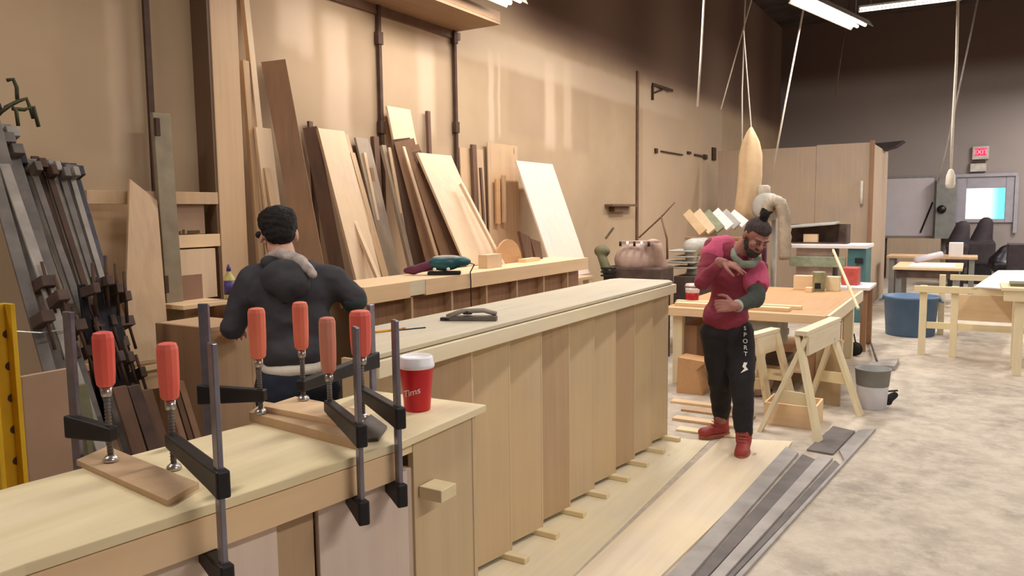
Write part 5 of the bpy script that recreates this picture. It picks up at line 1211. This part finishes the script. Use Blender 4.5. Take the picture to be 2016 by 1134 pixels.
# ================================================================== people
def head(t, c, up, fwd, s=1.0):
    """returns the fused head volumes around the head centre c"""
    up = Vector(up).normalized(); fwd = Vector(fwd); fwd = (fwd - up * fwd.dot(up)).normalized(); rt = fwd.cross(up)
    M = Matrix((rt, fwd, up)).transposed()
    def q(x, y, z): return c + (rt * x + fwd * y + up * z) * s
    return M, q
def head_volumes(b, M, q, s=1.0):
    b.ball(q(0, -.012, .028), (.074 * s, .092 * s, .088 * s), M)            # skull
    b.ball(q(0, .030, -.040), (.056 * s, .058 * s, .066 * s), M)            # jaw and cheeks
    b.ball(q(0, .062, -.088), (.026 * s, .024 * s, .022 * s), M)            # chin
    b.ball(q(0, .078, .022), (.052 * s, .018 * s, .012 * s), M)             # brow
    b.limb(q(0, .090, .010), q(0, .108, -.022), .0085 * s, .0135 * s)       # nose
    for k in (-1, 1):
        b.ball(q(k * .013, .098, -.026), .009 * s, sub=2)
        b.ball(q(k * .038, .066, -.018), (.024 * s, .018 * s, .02 * s), M)  # cheek bone
        b.ball(q(k * .077, -.012, -.008), (.010 * s, .019 * s, .032 * s), M)  # ear
    b.ball(q(0, .086, -.052), (.022 * s, .011 * s, .006 * s), M, 2); b.ball(q(0, .084, -.062), (.019 * s, .011 * s, .007 * s), M, 2)
def hand(b, wrist, d, palm_n, side, curl=.5, s=1.0, spread=.10, curls=None):
    """palm and five bent fingers; d = direction of the fingers, palm_n = palm facing, side = +1/-1 where the thumb leaves"""
    d = Vector(d).normalized(); n = Vector(palm_n); n = (n - d * n.dot(d)).normalized(); w = d.cross(n) * side
    M = Matrix((w, d, n)).transposed()
    b.limb(wrist - d * .02 * s, wrist + d * .02 * s, .026 * s, .027 * s)
    for k in (-1, -.33, .33, 1): b.limb(wrist + d * .02 * s + w * k * .018 * s, wrist + d * .082 * s + w * k * .030 * s, .0155 * s, .0125 * s)
    for i, (k, L) in enumerate(((1, .068), (.36, .078), (-.30, .072), (-.98, .056))):
        cv = curls[i] if curls else curl * (1 + .12 * i)
        p = wrist + d * .086 * s + w * k * .031 * s; a = .12; dr = (d + w * k * spread)
        for j, f in enumerate((.46, .31, .23)):
            a += cv * (.55 if j == 0 else .8)
            v = (dr * math.cos(a) + n * math.sin(a)).normalized() * L * f * s
            b.limb(p, p + v, (.0098 - .001 * j) * s, (.0092 - .0012 * j) * s, 2); p = p + v
    p = wrist + d * .028 * s + w * .030 * s
    for j, (L, vec) in enumerate(((.042, d * .6 + w * .75 + n * .25), (.032, d * .85 + w * .35 + n * .4), (.026, d * .9 + w * .05 + n * .5))):
        v = vec.normalized() * L * s; b.limb(p, p + v, (.0135 - .002 * j) * s, (.0115 - .0015 * j) * s, 2); p = p + v
def face_parts(body, M, q, s, skin, eye_open=.5, brow_m='hair_short'):
    for k in (-1, 1):
        e = q(k * .030, .074, .002); ey = obj('eye', MB().ball(e, .0125 * s), 'eye_white', body, smooth=True)
        obj('iris', MB().ball(q(k * .030, .0835, -.0015), .0058 * s), 'eye_dark', ey, smooth=True)
        obj('eyelid', MB().ball(q(k * .030, .0745, .0055), (.0150 * s, .0125 * s, .0085 * s), M), skin, body, smooth=True)
        obj('eyebrow', MB().limb(q(k * .014, .094, .022), q(k * .045, .082, .027), .0042 * s, .003 * s), brow_m, body, smooth=True)

# ---- man in black hooded sweatshirt, seen from behind
D = 3.45
def J(px, py, d): return P(px, py, d=d)
hc = J(548, 462, D)
cf = (hc - EYE); cf.z = 0; cf.normalize(); cr = Vector((cf.y, -cf.x, 0)); U = Vector((0, 0, 1))
t1 = thing('person', 'person in a black hooded sweatshirt seen from behind, leaning over the second counter', 'person', (J(580, 740, 3.3).x, J(580, 740, 3.3).y, 0))
M, q = head(t1, hc, U + cf * .22 - cr * .04, cf * 1 + cr * -.12)
b = MB(); head_volumes(b, M, q, 1.02)
neck0, neck1 = q(0, -.02, -.05), J(562, 528, D - .05)
b.limb(neck0, neck1, .056, .062)
chest, waist, pel = J(575, 590, 3.38), J(582, 680, 3.36), J(586, 745, 3.36)
shL, shR = J(500, 548, 3.38), J(655, 552, 3.42)
elL, elR = J(458, 645, 3.36), J(697, 592, 3.42)
hL, hR = J(462, 652, 3.60), J(702, 586, 3.68)
b.limb(chest, waist, .10, .09); b.limb(shL, shR, .05, .05); b.limb(waist, pel, .09, .095); b.limb(neck1, chest, .06, .10)
for sh, el, h in ((shL, elL, hL), (shR, elR, hR)): b.limb(sh, el, .045, .037); b.limb(el, h, .037, .026)
hipL, hipR = pel - cr * .085 - U * .03, pel + cr * .085 - U * .03
fl = Vector((pel.x, pel.y, 0)) + cf * .02
kL, kR = fl - cr * .11 + U * .48 + cf * .05, fl + cr * .11 + U * .48 + cf * .06
aL, aR = fl - cr * .13 + U * .09 - cf * .02, fl + cr * .13 + U * .09 + cf * .04
for hp_, k_, a_ in ((hipL, kL, aL), (hipR, kR, aR)): b.limb(hp_, k_, .085, .055); b.limb(k_, a_, .055, .038); b.limb(a_ - U * .04, a_ - U * .05 + cf * .13, .035, .028)
hand(b, hL, cf + cr * .1 - U * .1, -U, 1, .5); hand(b, hR, cf - cr * .35 - U * .15, -U, -1, .6)
body1 = organic('body', b, 'skin_light', t1, .0055, 6)
# sweatshirt
b = MB()
b.ball(J(578, 585, 3.38), (.185, .115, .15), Matrix((cr, cf, U)).transposed()); b.ball(J(580, 640, 3.36), (.165, .11, .17), Matrix((cr, cf, U)).transposed())
b.limb(J(572, 560, 3.39), J(584, 700, 3.36), .115, .115, 8)
b.ball(J(584, 692, 3.36), (.152, .125, .12), Matrix((cr, cf, U)).transposed())
b.limb(J(508, 556, 3.38), J(646, 560, 3.42), .068, .068, 8); b.limb(neck1 + U * .0, shL, .062, .066); b.limb(neck1, shR, .062, .066)
b.limb(shL, elL, .070, .056, 6); b.limb(elL, hL + (elL - hL) * .12, .056, .040, 5); b.limb(shL, J(488, 590, 3.37), .072, .07)
b.limb(shR, elR, .068, .056, 6); b.limb(elR, hR + (elR - hR) * .14, .056, .040, 5)
sw_ = organic('sweatshirt', b, 'hood_cloth', t1, .011, 10, fold=.016, fs=6)
b = MB(); b.ball(J(584, 722, 3.36), (.150, .125, .055), Matrix((cr, cf, U)).transposed())
organic('undershirt_hem', b, 'tee_white', t1, .007, 4)
hb = MB()
hb.ball(J(560, 548, 3.27), (.105, .05, .085), Matrix((cr, cf, U)).transposed()); hb.ball(J(572, 560, 3.255), (.085, .045, .07), Matrix((cr, cf, U)).transposed())
hb.limb(J(532, 520, 3.38), J(560, 582, 3.26), .035, .032); hb.limb(J(608, 524, 3.38), J(566, 584, 3.26), .035, .032); hb.limb(J(530, 518, 3.36), J(608, 532, 3.36), .04, .036)
hood = organic('hood', hb, 'hood_cloth', sw_, .009, 6, fold=.005, fs=12)
sb = MB(); sb.limb(J(556, 500, 3.33), J(592, 516, 3.30), .028, .032); sb.limb(J(592, 514, 3.30), J(616, 540, 3.27), .03, .02); sb.limb(J(530, 505, 3.39), J(558, 500, 3.34), .02, .025)
organic('collar_lining', sb, 'scarf_grey', hood, .006, 4, fold=.004, fs=24, label='light grey hood lining')
cs = MB()
cs.limb(elR + (hR - elR) * .02, hR + (elR - hR) * .14, .060, .044, 5)
organic('sleeve', cs, 'sleeve_teal', sw_, .010, 6, fold=.006, fs=10)
# hair
hb = MB(); hb.ball(q(0, -.030, .040), (.082, .092, .086), M); hb.ball(q(0, -.058, -.005), (.068, .056, .058), M); hb.ball(q(0, .0, .075), (.074, .088, .058), M)
hb.ball(q(-.035, .0, .062), (.05, .08, .06), M); hb.ball(q(.035, -.02, .062), (.05, .08, .06), M)
hair1 = organic('hair', hb, 'hair_black', body1, .007, 4, fold=.006, fs=40)
for k in (-1, 1): obj('headphone', MB().limb(q(k * .078, -.012, .0), q(k * .084, -.012, .0), .018, .017), 'rubber_black', body1, smooth=True) if k == -1 else None
face_parts(body1, M, q, 1.0, 'skin_light', brow_m='hair_black')
# jeans
b = MB(); b.ball(pel - U * .03, (.165, .125, .12), Matrix((cr, cf, U)).transposed())
for hp_, k_, a_ in ((hipL, kL, aL), (hipR, kR, aR)): b.limb(hp_, k_, .100, .070, 6); b.limb(k_, a_ - U * .02, .070, .056, 6)
b.ball(J(584, 738, 3.36), (.150, .125, .07), Matrix((cr, cf, U)).transposed())
organic('jeans', b, 'jeans_navy', t1, .011, 8, fold=.008, fs=9)
for a_ in (aL, aR):
    b = MB(); b.limb(a_ - U * .045 - cf * .05, a_ - U * .048 + cf * .15, .044, .038); b.limb(a_ - U * .03, a_ + U * .02, .046, .05)
    for v in b.bm.verts: v.co.z = max(v.co.z, .004)
    s_ = organic('shoe', b, 'rust_dark', t1, .008, 5)

# ---- man in maroon T-shirt, light put in as pink shoulders, bending to his left
hc = J(1489, 466, 4.98)
cf = (EYE - hc); cf.z = 0; cf.normalize()      # towards the camera
cr = Vector((-cf.y, cf.x, 0)); 
if cr.dot(CR @ Vector((1, 0, 0))) < 0: cr = -cr
B3 = Matrix((cr, cf, U)).transposed()
t2 = thing('person', 'person in a maroon T-shirt lit pink on the shoulders and black track pants bending sideways at the table', 'person', (P(1440, 868, z=0).x, P(1440, 868, z=0).y, 0))
M, q = head(t2, hc, U * .86 + cr * .40 + cf * .42, cf * .72 + cr * .30 - U * .62)
b = MB(); head_volumes(b, M, q, 1.0)
neck1 = J(1457, 497, 5.10)
b.limb(q(0, -.025, -.04), neck1, .058, .066)
chest, waist, pel = J(1447, 528, 5.20), J(1432, 600, 5.28), J(1430, 648, 5.30)
shR, shL = J(1407, 486, 5.20), J(1492, 532, 5.16)     # his right is at the picture's left
elR, wrR = J(1382, 556, 5.06), J(1421, 516, 4.92)
elL, wrL = J(1488, 588, 5.02), J(1449, 603, 4.90)
b.limb(neck1, chest, .07, .11); b.limb(chest, waist, .11, .10); b.limb(waist, pel, .10, .10); b.limb(shR, shL, .055, .055)
b.limb(shR, elR, .056, .045); b.limb(elR, wrR, .045, .028); b.limb(shL, elL, .056, .045); b.limb(elL, wrL, .045, .028)
hpR, hpL = J(1408, 655, 5.32), J(1454, 655, 5.28)
anL = P(1464, 868, z=.075); anR = P(1420, 838, z=.075)
knR, knL = J(1418, 745, 5.30), J(1461, 748, 5.14)
for h_, k_, a_ in ((hpR, knR, anR), (hpL, knL, anL)): b.limb(h_, k_, .095, .06); b.limb(k_, a_, .06, .04)
fR, fL = (-cr * .72 + cf * .65 - U * .0), (cf * .98 - cr * .08)
b.limb(anR - U * .03, anR - U * .04 + fR * .12, .035, .028); b.limb(anL - U * .03, anL - U * .04 + fL * .12, .035, .028)
hand(b, wrR, cr * .9 - U * .25 + cf * .15, -cf * .2 - U * .8, -1, .5, 1.05, .22, curls=[.18, .12, .9, 1.0])
hand(b, wrL, -cr * .95 + U * .02 + cf * .1, -cf * .9 - U * .3, -1, .75, 1.05)
body2 = organic('body', b, 'skin_brown', t2, .0055, 6)
# T-shirt
b = MB()
b.limb(J(1447, 525, 5.20), J(1430, 625, 5.29), .135, .135, 8); b.ball(J(1428, 622, 5.29), (.160, .135, .13), B3); b.ball(J(1442, 545, 5.2), (.165, .13, .15), B3)
b.limb(J(1414, 490, 5.2), J(1484, 532, 5.16), .074, .074, 8); b.limb(neck1 - U * .02, shR, .07, .072)
b.limb(shR, shR.lerp(elR, .62), .072, .066); b.limb(shL, shL.lerp(elL, .55), .078, .074)
shirt = organic('tshirt', b, 'tee_maroon', t2, .011, 8, fold=.012, fs=7)
b = MB(); b.limb(J(1413, 487, 5.19), shR.lerp(elR, .25), .080, .078); b.limb(J(1428, 482, 5.18), J(1410, 500, 5.17), .072, .076)
organic('lit_shoulder', b, 'tee_maroon_lit', shirt, .010, 7, fold=.007, fs=8, label='lit shoulder in paler pink')  # paler pink volumes paint the light on the maroon shirt
b = MB(); b.limb(J(1484, 530, 5.14), shL.lerp(elL, .45), .086, .084); b.limb(J(1475, 545, 5.12), J(1488, 560, 5.10), .080, .082)
organic('lit_shoulder', b, 'tee_maroon_lit', shirt, .010, 7, fold=.007, fs=8, label='lit sleeve in paler pink')
b = MB(); cpts = [J(1443, 487, 5.1), J(1446, 507, 5.02), J(1460, 521, 4.99), J(1480, 520, 5.0), J(1496, 508, 5.06)]
b.tube(cpts, [.018, .024, .028, .027, .02], 12); b.limb(J(1440, 478, 5.16), J(1443, 490, 5.1), .02, .02)
organic('collar', b, 'collar_green', shirt, .006, 4, fold=.004, fs=20, label='grey-green collar')
# sleeves of the undershirt, watch
b = MB(); b.limb(shL.lerp(elL, .35), elL, .060, .060, 5); b.limb(elL, elL.lerp(wrL, .86), .060, .042, 5)
organic('long_sleeve', b, 'sleeve_green', shirt, .008, 6, fold=.006, fs=12, label='dark green long sleeve')
b = MB(); b.limb(shR.lerp(elR, .4), elR, .058, .054, 5); b.limb(elR, elR.lerp(wrR, .80), .054, .038, 5)
organic('long_sleeve', b, 'tee_maroon', shirt, .008, 6, fold=.006, fs=12)
w0, w1 = elL.lerp(wrL, .88), elL.lerp(wrL, .99)
obj('watch', MB().tube([w0, w0.lerp(w1, .5), w1], [.040, .0425, .038], 20), 'wrist_band', body2, smooth=True, label='pale wrist band')
# pants
b = MB(); b.ball(pel - U * .02, (.165, .125, .12), B3)
for h_, k_, a_ in ((hpR, knR, anR), (hpL, knL, anL)):
    b.limb(h_, k_, .108, .086, 6); b.limb(k_, a_ + U * .06, .086, .060, 6)
b.ball(pel + U * .03, (.135, .115, .08), B3)
pants = organic('track_pants', b, 'pants_black', t2, .011, 8, fold=.009, fs=8)
for i, ch in enumerate('SPORT'):
    a = J(1466 + i * .4, 647 + i * 12.6, 5.28)
    # seat each letter on the cloth: walk from the camera until the leg surface
    dgp = bpy.context.evaluated_depsgraph_get(); o_ = pants.evaluated_get(dgp)
    org = EYE - world_of(pants); dr_ = (a - EYE).normalized(); ok, hit, nn, _ = o_.ray_cast(org, dr_)
    if ok:
        p = hit + world_of(pants); nn = nn.normalized()
        rt_ = (cr - nn * cr.dot(nn)).normalized(); up_ = nn.cross(rt_)
        if up_.z < 0: up_ = -up_
        text_part('lettering', ch, .042, 'ink_white', pants, p + nn * .004, rt_, up_, .003)
a = J(1466, 724, 5.2); ok, hit, nn, _ = pants.ray_cast(EYE - world_of(pants), (a - EYE).normalized())
if ok:
    p = hit + world_of(pants) + nn * .004; rt_ = (cr - nn * cr.dot(nn)).normalized(); up_ = nn.cross(rt_)
    if up_.z < 0: up_ = -up_
    b = MB(); b.slab([p + up_ * .035 + rt_ * .016, p + up_ * .035 - rt_ * .006, p - rt_ * .016 + up_ * .005, p - rt_ * .002 - up_ * .006, p - rt_ * .028 - up_ * .04, p + rt_ * .022 - up_ * .012, p + rt_ * .006 + up_ * .008], nn * .003)
    obj('leg_emblem', b, 'ink_white', pants)
# boots
for a_, f_, nm in ((anR, fR, 'boot'), (anL, fL, 'boot')):
    f_ = f_.normalized()
    b = MB(); b.limb(a_ - U * .02 - f_ * .02, a_ - U * .035 + f_ * .13, .046, .042); b.limb(a_ - U * .01, a_ + U * .07, .052, .056); b.ball(a_ - U * .03 + f_ * .15, (.046, .046, .036))
    for v in b.bm.verts: v.co.z = max(v.co.z, .022)
    bo = organic('boot', b, 'boot_red', t2, .007, 5, fold=.003, fs=20)
    sd = Vector((-f_.y, f_.x, 0)); c_ = Vector((a_.x, a_.y, 0))
    pl = []
    for k in range(20):
        an = 2 * math.pi * k / 20; x = math.cos(an); y = math.sin(an)
        pl.append(c_ + f_ * (.06 + x * .135) + sd * y * (.048 if x < 0 else .052))
    obj('boot_sole', MB().prism([(p.x, p.y) for p in pl], .0, .028), 'boot_sole', bo, bevel=.004)
    for k in range(4):
        zc = a_ + U * (.055 - k * .018) + f_ * (.052 + k * .012); obj('lace', MB().tube([zc - sd * .026, zc + f_ * .008, zc + sd * .026], .0035, 6), 'boot_sole', bo, smooth=True)
# hair, bun, beard
hb = MB(); hb.ball(q(0, -.024, .040), (.079, .090, .086), M); hb.ball(q(0, -.05, 0), (.066, .058, .056), M); hb.ball(q(0, .015, .075), (.064, .070, .045), M)
hair2 = organic('hair', hb, 'hair_short', body2, .007, 4, fold=.003, fs=50)
bn = MB(); bn.limb(q(0, -.02, .125), q(.0, -.03, .155), .026, .034); bn.limb(q(0, -.03, .16), q(.02, -.05, .185), .026, .010); bn.limb(q(0, -.03, .16), q(-.03, -.01, .19), .02, .006)
bun = organic('hair_bun', bn, 'hair_black', hair2, .006, 3, fold=.005, fs=50, label='black top knot')
bd = MB(); bd.ball(q(0, .045, -.078), (.056, .046, .036), M); bd.limb(q(-.062, .012, -.03), q(-.04, .035, -.07), .018, .026); bd.limb(q(.062, .012, -.03), q(.04, .035, -.07), .018, .026); bd.ball(q(0, .050, -.100), (.04, .036, .03), M)
bd.limb(q(-.024, .088, -.040), q(.024, .088, -.040), .006, .006)
organic('beard', bd, 'beard_dark', body2, .006, 3, fold=.004, fs=50)
mo = MB(); mo.ball(q(0, .095, -.056), (.020, .006, .0075), M); obj('lips', mo, 'lips', body2, smooth=True)
face_parts(body2, M, q, 1.0, 'skin_brown')
